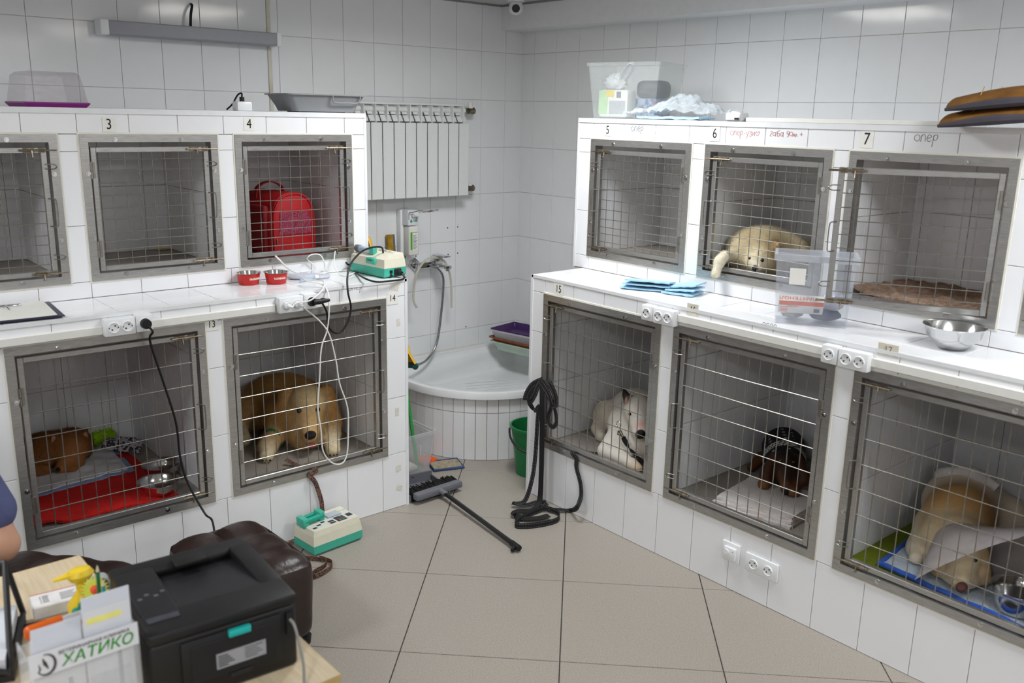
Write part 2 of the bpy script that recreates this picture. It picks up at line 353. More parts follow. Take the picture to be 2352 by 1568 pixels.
# ------------------------------------------------------------------ cage doors
caulk = mat('white_caulk', 'eceade', .6, var=.03)
rust = mat('grimy_bolt_steel', 'a09888', .4, .9, col2='6e5f4c', scale=60)
SCREW = MB().cone((0, .001, 0), (0, -.0035, 0), .0095, n=12).cone((0, -.0035, 0), (0, -.008, 0), .0055, n=6)
screw_me = bpy.data.meshes.new('screw'); screw_me.from_pydata(SCREW.v, [], SCREW.f); screw_me.materials.append(steel_bowl)
def cage(bankF, a, b, z0, z1, lower, hinge, label, d, openang=0., group=None, style=None):
    """grate door in its frame. Local: x left to right, -y outwards, z up. hinge 'L'/'R'"""
    W = b-a; Hh = z1-z0; loc = bankF(a, d, z0); rz = 0 if bankF is FA else -PI/2
    T = thing('kennel_gate', label, 'cage door', loc, rz, group)
    fw = .032; fr = MB()
    for q in (((0, 0), (W, fw)), ((0, Hh-fw), (W, Hh)), ((0, fw), (fw, Hh-fw)), ((W-fw, fw), (W, Hh-fw))):
        fr.box((q[0][0], -.006, q[0][1]), (q[1][0], .002, q[1][1]))
    for q in (((fw-.004, fw-.004), (W-fw+.004, fw)), ((fw-.004, Hh-fw), (W-fw+.004, Hh-fw+.004)), ((fw-.004, fw), (fw, Hh-fw)), ((W-fw, fw), (W-fw+.004, Hh-fw))):
        fr.box((q[0][0], .0, q[0][1]), (q[1][0], .05, q[1][1]))
    F_ = obj('frame', fr, steel, T)
    ck = MB(); g = .007
    for q in (((-g, -g), (W+g, 0)), ((-g, Hh), (W+g, Hh+g)), ((-g, 0), (0, Hh)), ((W, 0), (W+g, Hh))): ck.box((q[0][0], -.0025, q[0][1]), (q[1][0], .002, q[1][1]))
    obj('caulk', ck, caulk, T)
    for x in (W*.24, W*.72):
        for z in (.022, Hh-.022): link('screw', screw_me, F_, Matrix.Translation((x, -.006, z)))
    for z in (Hh*.3, Hh*.74):
        for x in (.022, W-.022): link('screw', screw_me, F_, Matrix.Translation((x, -.006, z)))
    # the door leaf
    dx0, dx1, dz0, dz1 = fw+.008, W-fw-.008, fw+.006, Hh-fw-(.02 if not lower else .012)
    hx = dx0-.004 if hinge == 'L' else dx1+.004
    sgn = 1 if hinge == 'L' else -1
    Lm = Matrix.Translation((hx, .004, 0))@Matrix.Rotation(-sgn*openang, 4, 'Z')
    tb = .022; o0, o1 = dx0-hx, dx1-hx; dm = MB()
    dm.rbox((o0, 0, dz0), (o0+tb, tb, dz1), .002, 1).rbox((o1-tb, 0, dz0), (o1, tb, dz1), .002, 1).rbox((o0+tb, 0, dz0), (o1-tb, tb, dz0+tb), .002, 1).rbox((o0+tb, 0, dz1-tb), (o1-tb, tb, dz1), .002, 1)
    me = bpy.data.meshes.new('leaf'); me.from_pydata(dm.v, [], dm.f); me.materials.append(steel); me.update()
    Dr = link('door_leaf', me, T, Lm)
    wr = .0021 if lower else .0019
    ix0, ix1, iz0, iz1 = o0+tb-.008, o1-tb+.008, dz0+tb-.008, dz1-tb+.008
    nv = round((o1-o0-2*tb)/(.0525 if lower else .0535)); 
    for k in range(1, nv):
        x = o0+tb+(o1-o0-2*tb)*k/nv+random.uniform(-.002, .002)
        obj('wire', MB().tube([(x, .008, iz0), (x+random.uniform(-.002, .002), .006, (iz0+iz1)/2), (x, .008, iz1)], wr, 6), steel_dk, Dr)
    if lower: zs = [dz0+tb+(dz1-dz0-2*tb)*(.125+.146*k) for k in range(6)]
    else:
        hh = dz1-dz0-2*tb; zs = [dz0+tb+hh*f for f in (.055, .14, .22, .30, .405, .515, .625, .735, .845, .94)]
    for z in zs:
        z += random.uniform(-.002, .002); dz = random.uniform(-.003, .003)
        obj('wire', MB().tube([(ix0, .003, z), ((ix0+ix1)/2, .003, z+dz), (ix1, .003, z)], wr, 6), steel_dk, Dr)
    # hinges on one side; sliding bolts, wire loops and a pull on the other
    for f in (.22, .76):
        z = Hh*f; hm = MB().cone((0, -.008, z-.035), (0, -.008, z-.001), .0065, n=10).cone((0, -.008, z+.001), (0, -.008, z+.035), .0065, n=10).box((-.0015, -.006, z-.033), (sgn*.016, .004, z+.033))
        obj('hinge', hm, steel_dk, Dr, smooth=True)
    lx = o1 if hinge == 'L' else o0
    for z, s in ((dz1-tb/2, -1), (dz0+tb/2, -1)):
        bm_ = MB().cone((lx-sgn*.10, -.007, z), (lx+sgn*.036, -.007, z), .0042, n=8).box((lx-sgn*.085, -.004, z-.009), (lx-sgn*.045, .001, z+.009)).box((lx-sgn*.03, -.004, z-.009), (lx-sgn*.006, .001, z+.009)).cone((lx-sgn*.056, -.008, z), (lx-sgn*.056, -.016, z-.026), .0032, n=8)
        obj('sliding_bolt', bm_, rust, Dr, smooth=True)
    for z in (dz1-.075, dz0+.075):
        pts = [(lx-sgn*.012, -.001, z-.009), (lx+sgn*.018, -.012, z-.009), (lx+sgn*.03, -.014, z), (lx+sgn*.018, -.012, z+.009), (lx-sgn*.012, -.001, z+.009)]
        obj('wire_loop', MB().tube(smooth_path(pts, 5), .0021, 6), steel_dk, Dr)
    z = (dz0+dz1)/2; hl = .055
    pts = [(lx-sgn*.012, .0, z-hl), (lx+sgn*.004, -.022, z-hl), (lx+sgn*.012, -.025, z-hl+.012), (lx+sgn*.012, -.025, z+hl-.012), (lx+sgn*.004, -.022, z+hl), (lx-sgn*.012, .0, z+hl)]
    obj('pull_handle', MB().tube(smooth_path(pts, 4), .0026, 6), steel_dk, Dr)
    return T, Dr
G_ = None
cageA = [cage(FA, *A_UP[0], ZUB, ZUT, False, 'L', 'steel grate cage door in the upper row beside the empty cage number 3', -YAU),
         cage(FA, *A_UP[1], ZUB, ZUT, False, 'L', 'steel grate cage door of the empty cage next to the red carrier', -YAU),
         cage(FA, *A_UP[2], ZUB, ZUT, False, 'L', 'steel grate cage door in front of the red pet carrier', -YAU),
         cage(FA, *A_LO[1], ZLB, ZLT, True, 'L', 'large steel grate cage door in front of the curled brown dog', -YAL),
         cage(FA, *A_LO[2], ZLB, ZLT, True, 'L', 'large steel grate cage door in front of the golden retriever', -YAL)]
cageB = [cage(FB, *B_UP[0], ZUB, ZUT, False, 'R', 'steel grate cage door of the empty cage next to the fluffy cream dog', -XBU),
         cage(FB, *B_UP[1], ZUB, ZUT, False, 'R', 'steel grate cage door in front of the fluffy cream dog', -XBU),
         cage(FB, *B_UP[2], ZUB, ZUT, False, 'R', 'steel grate cage door under the number 7, standing ajar', -XBU, openang=math.radians(28)),
         cage(FB, *B_UP[3], ZUB, ZUT, False, 'R', 'steel grate cage door next to the ajar door numbered 7', -XBU),
         cage(FB, *B_LO[0], ZLB, ZLT, True, 'R', 'large steel grate cage door with the black leash hung on it', -XBL),
         cage(FB, *B_LO[1], ZLB, ZLT, True, 'R', 'large steel grate cage door in front of the dachshund', -XBL),
         cage(FB, *B_LO[2], ZLB, ZLT, True, 'R', 'large steel grate cage door in front of the dog wearing a cone', -XBL)]
# ceiling luminaires (above the frame; they light the room)
tube_m = mat('lit_fluorescent_tube', 'fff8f0', .4, emit=16.0, var=0)
for i, (lx, ly) in enumerate(LIGHT_SPOTS):
    T = thing('ceiling_light_offscreen', 'square open four-tube fluorescent ceiling light in the white ceiling', 'ceiling light', (lx, ly, ZCEIL), 0, 'fluorescent ceiling lights')
    hm = MB().box((-.3, -.3, -.012), (-.285, .3, 0)).box((.285, -.3, -.012), (.3, .3, 0)).box((-.285, -.3, -.012), (.285, -.285, 0)).box((-.285, .285, -.012), (.285, .3, 0)).box((-.285, -.285, -.006), (.285, .285, 0))
    obj('housing', hm, white_pl, T)
    for k in range(4): obj('tube_offscreen', MB().cone((-.27, -.2+.133*k, -.026), (.27, -.2+.133*k, -.026), .012, n=10), tube_m, T)
    for k in range(5): obj('louvre_blade', MB().box((-.24+.12*k-.001, -.285, -.012), (-.24+.12*k+.001, .285, -.010)), chrome, T)
# ================================================================== fittings on the kennels: lettering, trunking, sockets
def wob(x, y, s=1., k=0.): return (math.sin(x*13.1*s+k)+math.sin(y*17.3*s+1.7*k+1)+math.sin((x+y)*23.7*s+2.1*k)+math.sin((x-1.3*y)*31*s+k*3))/4
def faceM(p, F):   # text/plate plane on a bank front: x right, y up, z towards the viewer
    X = Vector((1, 0, 0)) if F is FA else Vector((0, -1, 0)); Y = Vector((0, 0, 1)); Z = X.cross(Y)
    return Matrix.Translation(p)@Matrix((X, Y, Z)).transposed().to_4x4()
paper = mat('label_paper', 'efeee8', .6, var=.02)
def number(bankobj, F, p, s, size, w, h, m_=None, inkm=None):
    M = faceM(p, F); pl = obj('number_label', xf(MB().box((-w/2, -h/2, 0), (w/2, h/2, .0006)), M), m_ or paper, bankobj, w=True)
    obj('number', xf(text_mb(s, size, depth=.0004, bold=0), M@Matrix.Translation((0, 0, .0011))@Matrix.Scale(.82, 4, (1, 0, 0))), inkm or ink, pl, w=True)
old_paper = mat('stained_label', 'e6e2d4', .7, col2='d2cab4', scale=30)
faded = mat('faded_ink', '8f8a80', .8)
number(bankA, FA, fy(250, 286, YAU-.0012), '3', .060, .05, .058); number(bankA, FA, fy(572, 285, YAU-.0012), '4', .060, .05, .058)
number(bankA, FA, fy(486, 745, YAL-.0012), '13', .042, .056, .052); number(bankA, FA, fy(901, 685, YAL-.0012), '14', .044, .06, .06)
number(bankB, FB, fx(1396, 299, XBU-.0012), '5', .058, .045, .054); number(bankB, FB, fx(1642, 307, XBU-.0012), '6', .062, .056, .066); number(bankB, FB, fx(1991, 320, XBU-.0012), '7', .066, .054, .066)
number(bankB, FB, fx(1283, 664, XBL-.0012), '15', .052, .07, .06); number(bankB, FB, fx(1591, 711, XBL-.0012), '16', .038, .06, .05, old_paper); number(bankB, FB, fx(2040, 804, XBL-.0012), '17', .038, .075, .045, old_paper, faded)
def circ(cx, cy, r, n=12, a0=0): return [(cx+r*math.cos(a0+2*PI*k/n), cy+r*1.1*math.sin(a0+2*PI*k/n)) for k in range(n+1)]
GL = {'o': ([circ(.25, .3, .24)], .58), 'п': ([[(0, 0), (.04, .55)], [(.03, .42), (.16, .58), (.32, .52), (.38, .02)]], .5), 'e': ([[(.03, .28), (.38, .36), (.33, .56), (.14, .56), (.02, .3), (.14, .04), (.42, .12)]], .5),
      'p': ([[(.0, -.4), (.08, .55)], [(.05, .42), (.25, .62), (.4, .42), (.25, .16), (.05, .22)]], .55), '-': ([[(0, .3), (.25, .32)]], .35), 'у': ([[(0, .55), (.2, .15)], [(.45, .6), (.1, -.4)]], .52),
      'з': ([[(.05, .5), (.25, .6), (.35, .45), (.15, .32), (.35, .18), (.25, -.1), (.03, 0)]], .45), 'и': ([[(0, .55), (.05, .04), (.33, .52), (.38, 0)]], .5), '♡': ([[(.3, 0), (0, .35), (.12, .58), (.3, .4), (.5, .58), (.62, .35), (.3, 0)]], .7),
      'г': ([[(.3, .0), (.02, .1), (.3, .4), (.28, .6), (.08, .55)]], .45), 'a': ([circ(.22, .28, .2), [(.43, .55), (.42, .05), (.52, .02)]], .6), 'б': ([circ(.22, .2, .18), [(.04, .3), (.1, .6), (.42, .75)]], .52),
      '9': ([circ(.2, .5, .17), [(.37, .5), (.3, .1), (.1, -.05)]], .45), '0': ([circ(.2, .35, .22)], .48), 'м': ([[(0, 0), (.08, .4), (.16, .1), (.26, .4), (.32, 0)]], .36), 'л': ([[(0, 0), (.15, .4), (.28, 0)]], .34),
      '+': ([[(0, .35), (.4, .35)], [(.2, .15), (.2, .58)]], .5), ' ': ([], .3)}
def handwriting(bankobj, F, p, s, h, material, name='handwriting', wpx=.0011):
    w = sum(GL[c][1] for c in s); x = -w/2; mb = MB()
    for c in s:
        st, adv = GL[c]
        for pl in st:
            q = [((x+a+random.uniform(-.02, .02))*h, (b-.2+random.uniform(-.02, .02))*h, 0) for a, b in pl]; mb.ribbon(smooth_path(q, 3), (0, 0, 1), .0004, wpx*2)
        x += adv
    obj(name, xf(mb, faceM(p, F)), material, bankobj, w=True)
pencil = mat('grey_marker', '85858c', .8, var=.2); pinkm = mat('pink_marker', 'd99a9c', .8, var=.2)
handwriting(bankB, FB, fx(1464, 298, XBU-.0007), 'oпep', .040, pencil); handwriting(bankB, FB, fx(2128, 320, XBU-.0007), 'oпep', .044, pencil)
handwriting(bankA, FA, fy(817, 662, YAL-.0007), 'oпep', .040, pencil); handwriting(bankB, FB, fx(1768, 750, XBL-.0007), 'oпep', .032, pencil)
handwriting(bankB, FB, fx(1711, 308, XBU-.0007), 'oпep-узи♡', .033, pinkm); handwriting(bankB, FB, fx(1806, 310, XBU-.0007), 'гaбa 90мл +', .033, pinkm)
# tape remains at the left bank's end
tape = mat('old_sticky_tape', 'e6e3d8', .5, var=.08)
for u, v, w_, h_ in ((907, 655, .05, .05), (915, 740, .02, .035), (912, 945, .022, .04), (915, 1075, .03, .03), (917, 1120, .035, .025)):
    p = fy(u, v, YAL-.0006); obj('tape_scrap', xf(MB().box((-w_/2, -h_/2, 0), (w_/2, h_/2, .0004)), faceM(p, FA)@Matrix.Rotation(random.uniform(-.3, .3), 4, 'Z')), tape, bankA, w=True)
def trunk(label, segs, F, d, z):
    p = F(*[segs[0][0], d, z]); T = thing('cable_trunking', label, 'cable trunking', p)
    for a, b in segs:
        obj('trunking_length', MB().rbox(F(a, d+.0005, z-.017), F(b, d+.016, z+.017), .003, 1), white_pl2, T, w=True)
    return T
trunk('white cable trunking along the kennel front above the curled brown dog', [(-4.5, -3.119), (-2.941, -2.398)], FA, -YAL, 1.124)
trunk('white cable trunking along the kennel front above the dachshund', [(2.342, 3.045), (3.226, 4.7)], FB, -XBL, 1.134)
T = thing('cable_trunking', 'thin white cable trunking lying on top of the kennel behind the brown gloves', 'cable trunking', (XBU+.05, -2.6, ZT+.002))
obj('trunking_length', MB().rbox((XBU+.03, -3.25, ZT+.002), (XBU+.07, -2.32, ZT+.020), .003, 1), white_pl2, T, w=True)
hole_shade_fit_m = mat('hole_shade_and_fittings', '3a3634', .7)  # dark tone: painted shade of the pin holes, also earth clips and indicator
def socket(F, t, d, z, n, label, recess=True, flush=False):
    w = .066 if n == 1 else .118; h = .07; dp = .04 if not flush else .012
    if flush: w = .16 if n == 2 else .09; h = .082
    T = thing('wall_socket', label, 'socket', F(t, d, z), 0 if F is FA else -PI/2)
    mb = MB().rbox((-w/2, -dp, -h/2), (w/2, -.0005, h/2), .006, 2)
    obj('cover', mb, white_pl, T, smooth=True)
    for k in range(n):
        x = (k-(n-1)/2)*(.052 if not flush else .071)
        s = MB().lathe([(.0215, 0), (.0215, .004), (.0195, .005), (.0185, .0015), (.0, .0015)], 24, M=Matrix.Translation((x, -dp, 0))@Matrix.Rotation(PI/2, 4, 'X'))
        S_ = obj('socket_well', s, white_pl, T, smooth=True)
        for a, b in ((-.0095, 0), (.0095, 0)): obj('pin_hole_shade', MB().cone((x+a*math.cos(.9), -dp-.0018, a*math.sin(.9)), (x+a*math.cos(.9), -dp-.0026, a*math.sin(.9)), .0032, n=10), hole_shade_fit_m, S_)  # raised dark discs; the shade inside each pin hole is in their colour
        for s_ in (-1, 1): obj('earth_clip', MB().box((x+s_*.0175-.002, -dp-.0035, -.003), (x+s_*.0175+.002, -dp-.0015, .003)), hole_shade_fit_m, S_)
    return T
socket(FA, -3.061, -YAL, 1.135, 2, 'white double surface socket with nothing plugged in, beside the black-plugged one'); socket(FA, -2.968, -YAL, 1.138, 1, 'white single surface socket holding the round black plug')
socket(FA, -2.332, -YAL, 1.136, 2, 'white double surface socket holding two white plugs'); socket(FA, -2.238, -YAL, 1.14, 1, 'white single surface socket holding the angled black plug')
socket(FB, 2.192, -XBL, 1.132, 1, 'empty white single surface socket next to the stained label 16'); socket(FB, 2.285, -XBL, 1.13, 2, 'empty white double surface socket next to the stained label 16')
socket(FB, 3.078, -XBL, 1.133, 1, 'empty white single surface socket next to the faded label 17'); socket(FB, 3.172, -XBL, 1.131, 2, 'empty white double surface socket next to the faded label 17')
socket(FB, 2.862, -XBL, .170, 2, 'white flush double socket plate low on the tiled plinth', flush=True)
T = thing('thermostat', 'white square thermostat with a round dial low on the tiled plinth', 'thermostat', FB(2.709, -XBL, .177), -PI/2)
obj('cover', MB().rbox((-.044, -.012, -.044), (.044, -.0005, .044), .005), white_pl, T, smooth=True); obj('casing', MB().rbox((-.028, -.024, -.03), (.032, -.011, .026), .005), white_pl, T, smooth=True)
obj('dial', MB().cone((-.012, -.023, .004), (-.012, -.029, .004), .012, n=20), white_pl, T, smooth=True); obj('indicator', MB().cone((.02, -.0235, .012), (.02, -.0247, .012), .002, n=8), hole_shade_fit_m, T)

# ================================================================== back wall: lamp, radiator, dispenser, tap
T = thing('wall_lamp', 'long grey linear lamp with white end caps hung on the tiled wall', 'lamp', (-2.25, -.06, 2.33))
obj('housing', MB().rbox((-2.675, -.105, 2.297), (-1.815, -.012, 2.362), .006), mat('grey_lamp_diffuser', '9a9ca3', .4, var=.02), T, w=True)
for x0, x1 in ((-2.712, -2.672), (-1.818, -1.790)): obj('end_cap', MB().rbox((x0, -.107, 2.294), (x1, -.006, 2.365), .006), white_pl, T, w=True)
obj('cable', MB().tube(smooth_path([(-2.26, -.05, 2.362), (-2.255, -.05, 2.42), (-2.24, -.035, 2.465), (-2.235, -.012, 2.475)], 6), .007, 8), black_rub, T, w=True, smooth=True)
rad_m = mat('radiator_enamel', 'e6e9e8', .35, var=.01)
T = thing('radiator', 'white sectional aluminium radiator on the tiled wall above the tub', 'radiator', (-.95, -.08, 1.455))
for k in range(10):
    x1 = -.553-.08*k; x0 = x1-.08; c = (x0+x1)/2
    s = MB().rbox((x0+.003, -.148, 1.462), (x1-.003, -.138, 1.908), .003, 1).box((c-.0025, -.14, 1.462), (c+.0025, -.05, 2.01)).rbox((x0+.002, -.062, 1.462), (x1-.002, -.05, 2.015), .003, 1)
    S_ = obj('section', s, rad_m, T, w=True)
    for j, (y, z) in enumerate(((-.130, 1.915), (-.106, 1.955), (-.08, 1.99))):
        q = [(x0+.004, 0), (x1-.004, 0)]
        v = [Vector((x0+.004, y, z)), Vector((x1-.006, y, z)), Vector((x1-.006, y+.022, z+.034)), Vector((x0+.004, y+.022, z+.034))]
        v2 = [p+Vector((0, -.002, .002)) for p in v]
        obj('fin', MB().add(v+v2, [(3, 2, 1, 0), (4, 5, 6, 7), (0, 1, 5, 4), (1, 2, 6, 5), (2, 3, 7, 6), (3, 0, 4, 7)]), rad_m, S_, w=True)
obj('header', MB().cone((-1.353, -.095, 1.502), (-.553, -.095, 1.502), .016, n=14), rad_m, T, w=True, smooth=True)
obj('header', MB().cone((-1.353, -.095, 1.985), (-.553, -.095, 1.985), .016, n=14), rad_m, T, w=True, smooth=True); obj('top_strip', MB().box((-1.353, -.098, 2.012), (-.555, -.05, 2.022)), rad_m, T, w=True)
brass = mat('nickelled_brass', '8f8a7c', .35, .9, col2='5f5746', scale=40)
for z in (1.985, 1.502):
    v = MB().cone((-.553, -.095, z), (-.525, -.095, z), .016, n=8).cone((-.525, -.095, z), (-.495, -.095, z), .019, n=14).cone((-.495, -.095, z), (-.478, -.095, z), .022, n=6).cone((-.478, -.095, z), (-.455, -.06, z), .014, n=12).cone((-.458, -.066, z), (-.452, -.0, z), .013, n=12)
    V = obj('valve', v, brass, T, w=True, smooth=True)
    obj('valve_cap', MB().cone((-.507, -.095, z+.015), (-.507, -.095, z+(.05 if z > 1.7 else .032)), .016, n=12), white_pl2, V, w=True, smooth=True)
# soap dispenser
T = thing('soap_dispenser', 'white elbow-lever soap dispenser with a green striped bottle on the tiled wall', 'dispenser', (-.955, -.06, 1.10))
obj('housing', MB().rbox((-1.012, -.05, 1.10), (-.912, -.0045, 1.385), .008).rbox((-.998, -.115, 1.29), (-.916, -.05, 1.385), .006), white_pl, T, w=True, smooth=True)
B_ = obj('bottle', MB().rbox((-.992, -.118, 1.103), (-.918, -.052, 1.285), .012, 3), white_pl2, T, w=True, smooth=True)
obj('stripe', MB().box((-.983, -.1192, 1.14), (-.97, -.118, 1.25)), mat('green_print', '57b02c', .5), B_, w=True); obj('print_label', MB().box((-.968, -.1190, 1.135), (-.93, -.118, 1.255)), paper, B_, w=True)
for k in range(12): obj('print_line', MB().box((-.965, -.1194, 1.145+k*.0075), (-.965+.02+.012*((k*7) % 5)/4, -.119, 1.148+k*.0075)), pencil, B_, w=True)
obj('top_stripe', MB().box((-.968, -.1196, 1.247), (-.93, -.1188, 1.25)), MATS['green_print'], B_, w=True)
obj('pump_head', MB().rbox((-.978, -.135, 1.345), (-.925, -.115, 1.368), .006), white_pl, T, w=True, smooth=True); obj('spout', MB().cone((-.94, -.128, 1.347), (-.94, -.128, 1.325), .005, n=10), chrome, T, w=True)
obj('lever', MB().tube(smooth_path([(-.992, -.117, 1.33), (-.992, -.118, 1.372), (-.985, -.14, 1.375), (-.965, -.22, 1.395), (-.945, -.30, 1.40), (-.905, -.30, 1.40), (-.915, -.20, 1.38), (-.922, -.13, 1.372), (-.92, -.118, 1.35)], 6), .0035, 8), chrome, T, w=True, smooth=True)
drop = mat('drop_logo_green', '3fa08f', .5)
obj('logo', xf(MB().prism([(.009*math.cos(a)*(1 if math.sin(a) < .3 else .55), .010*math.sin(a)*(1.35 if a < PI else 1)) for a in [k*PI/10 for k in range(20)]], 0, .0008), faceM(Vector((-.975, -.1152, 1.318)), FA)), drop, T, w=True)
for k in range(3): obj('logo_line', MB().box((-.96, -.1158, 1.313+k*.006), (-.93, -.1152, 1.316+k*.006)), drop, T, w=True)
# mixer tap with hose
T = thing('mixer_tap', 'chrome bath mixer tap on the tiled wall with a flexible shower hose', 'tap', (-.80, -.05, 1.03))
for x in (-.885, -.735): obj('rosette', MB().rbox((-.032, -.022, -.032), (.032, 0, .032), .005, 2, M=Matrix.Translation((x, -.0045, 1.03))@Matrix.Rotation(PI/4, 4, 'Y')), chrome, T, w=True, smooth=True)
obj('body', MB().cone((-.885, -.02, 1.03), (-.885, -.075, 1.03), .014, n=14).cone((-.735, -.02, 1.03), (-.735, -.075, 1.03), .014, n=14).rbox((-.90, -.10, 1.008), (-.72, -.06, 1.05), .008), chrome, T, w=True, smooth=True)
obj('spout', MB().rbox((-.785, -.215, 1.012), (-.735, -.09, 1.034), .006).cone((-.76, -.20, 1.014), (-.76, -.20, 1.0), .012, n=14), chrome, T, w=True, smooth=True)
obj('lever', MB().rbox((-.79, -.115, 1.05), (-.73, -.06, 1.085), .005).rbox((-.785, -.20, 1.085), (-.735, -.07, 1.094), .003), chrome, T, w=True, smooth=True)
hp = smooth_path([(-.775, -.10, 1.01), fy(1018, 640, -.11), fy(1013, 720, -.10), fy(1002, 790, -.12), fy(980, 826, -.15), fy(955, 838, -.18), fy(938, 832, -.22), fy(925, 815, -.28)], 10)
obj('hose', MB().tube(hp, [.0075+.0008*(i % 2) for i in range(len(hp))], 10), mat('metal_hose', 'a8a9ab', .3, .9), T, w=True, smooth=True)
tubm = clear('clear_pvc_tube', 'd8d4c2', .5, .2)
T = thing('plastic_tube', 'clear soft plastic tube draped over the mixer tap', 'tube', (-.83, -.1, 1.0))
obj('tube_length', MB().tube(smooth_path([fy(957, 706, -.12), fy(950, 690, -.12), fy(951, 660, -.12), fy(958, 625, -.13), fy(975, 600, -.11), fy(990, 592, -.11), fy(1012, 594, -.13), fy(1028, 612, -.16), fy(1036, 650, -.14), fy(1037, 706, -.12)], 8), .0075, 8), tubm, T, w=True, smooth=True)
# spirit level behind the pump, yellow apron, green stick
T = thing('spirit_level', 'long yellow and grey spirit level leaning upright on the tiled wall', 'level', (-1.06, -.1, .425))
M = Matrix.Translation((-1.075, -.115, .428))@Matrix.Rotation(math.radians(-6), 4, 'X')
obj('rail', MB().rbox((-.026, -.012, 0), (.012, .012, .81), .002, 1, M=M), mat('yellow_lacquer', 'b8952f', .45, col2='8f6d1c', scale=30), T, w=True); obj('grey_edge', MB().rbox((.012, -.012, 0), (.026, .012, .81), .002, 1, M=M), mat('grey_metal_edge', '6e6e72', .5), T, w=True)

# ================================================================== corner tub
acr = mat('white_acrylic', 'eef0f2', .18, var=.015, scale=8)
def tub_outline(off, n=28):
    """plan of the corner tub: two sides on the walls, a bowed front; off insets it"""
    ax, by = 1.245-off, 1.035-off; cx, cy, rx, ry = .68, .45, 1.245-.68-off, 1.035-.45-off
    pts = [(-off-.006, -off-.006), (-ax, -off-.006)] if True else []
    for k in range(n+1):
        a = PI/2*k/n; pts.append((-(cx+rx*math.cos(a)), -(cy+ry*math.sin(a))))
    pts.append((-off-.006, -by)); return pts
def ring(off, z, n=28):
    return [Vector((x, y, z)) for x, y in tub_outline(off, n)]
TB = thing('corner_tub', 'white corner bath tub on a tiled bow-front plinth', 'bath tub', (-.6, -.5, 0))
rings = [ring(.0, .378), ring(.0, .412), ring(.004, .42), ring(.055, .42), ring(.066, .412), ring(.085, .37), ring(.125, .27), ring(.17, .25), ring(.23, .247)]
bs = MB().loft(rings, caps=False); nb = len(rings[0]); bs.f.append(tuple(range((len(rings)-1)*nb, len(rings)*nb))); bs.mi.append(0)
obj('basin', bs, acr, TB, w=True, smooth=True, sharp=50)
for k in range(6):
    a = Vector((-.50-.035*k, -.30-.05*k, .2478)); obj('floor_rib', MB().rbox((-.16, -.004, 0), (.2, .004, .004), .002, 1, M=Matrix.Translation(a)@Matrix.Rotation(-.35, 4, 'Z')), acr, TB, w=True)
plm = mat('plinth_tile', 'f1f2f5', .15, var=.015, scale=6)
out = tub_outline(.022, 60)
obj('plinth_core', MB().loft([[Vector((x, y, z)) for x, y in tub_outline(o_, 40)] for o_, z in ((.03, 0), (.03, .379), (.05, .379), (.05, .24))]), grout, TB, w=True)
front = out[1:-1]; acc = [0]
for p, q in zip(front, front[1:]): acc.append(acc[-1]+math.dist(p, q))
def at_s(s):
    for i in range(len(acc)-1):
        if s <= acc[i+1]: f = (s-acc[i])/(acc[i+1]-acc[i]); return Vector((front[i][0]*(1-f)+front[i+1][0]*f, front[i][1]*(1-f)+front[i+1][1]*f, 0))
    return Vector((*front[-1], 0))
s = .02; pitch = .0665
while s+pitch < acc[-1]+.6:
    a = at_s(s+.002) if s < acc[-1] else Vector((front[-1][0]+(s+.002-acc[-1]), front[-1][1], 0)); b = at_s(s+pitch-.002) if s+pitch < acc[-1] else Vector((front[-1][0]+(s+pitch-.002-acc[-1]), front[-1][1], 0))
    if (b-a).length > .02 and b.x < -.02:
        d = (b-a).normalized(); nn = Vector((d.y, -d.x, 0)); nn = -nn if nn.dot(Vector((-1, -1, 0))) < 0 else nn
        for z0, z1 in ((.002, .287), (.291, .377)):
            v = [a+Vector((0, 0, z0)), b+Vector((0, 0, z0)), b+Vector((0, 0, z1)), a+Vector((0, 0, z1))]; v2 = [p-nn*.012 for p in v]
            obj('plinth_tile', MB().add(v+v2, [(0, 1, 2, 3), (7, 6, 5, 4), (0, 4, 5, 1), (1, 5, 6, 2), (2, 6, 7, 3), (3, 7, 4, 0)]), plm, TB, w=True)
    s += pitch
obj('sealant', MB().box((-1.2, -.008, .418), (-.004, -.002, .426)).box((-.008, -1.0, .418), (-.002, -.004, .426)), caulk, TB, w=True)
# litter trays stacked on the tub's rim
def tray(name, label, cat, loc, rz, L, Wd, h, m_, taper=.86, lip=.012, th=.004, group=None, parts=True, smooth=True):
    T = thing(name, label, cat, loc, rz, group)
    def rr(l, w, z, r=.03, n=5):
        p = []
        for sx, sy, a0 in ((1, 1, 0), (-1, 1, PI/2), (-1, -1, PI), (1, -1, 1.5*PI)):
            for k in range(n+1): a = a0+PI/2*k/n; p.append(Vector((sx*(l/2-r)+r*math.cos(a), sy*(w/2-r)+r*math.sin(a), z)))
        return p
    t = taper
    R = [rr(L*t, Wd*t, 0), rr(L*(1+3*t)/4, Wd*(1+3*t)/4, h*.3), rr(L, Wd, h-.006), rr(L+2*lip, Wd+2*lip, h-.006), rr(L+2*lip, Wd+2*lip, h), rr(L-2*th, Wd-2*th, h), rr(L*t-2*th, Wd*t-2*th, th), ]
    obj('tray_shell', MB().loft(R), m_, T, smooth=smooth, sharp=35); return T
c0 = Vector((-.235, -.36, .4205)); rzs = math.radians(52)
c0 = Vector((-.20, -.335, .4205)); rzs = math.radians(-80)
tray('litter_tray', 'mint green litter tray at the bottom of the stack on the tub', 'litter tray', c0, rzs, .40, .26, .062, mat('mint_plastic', 'b9cdbd', .4, var=.02), .84)
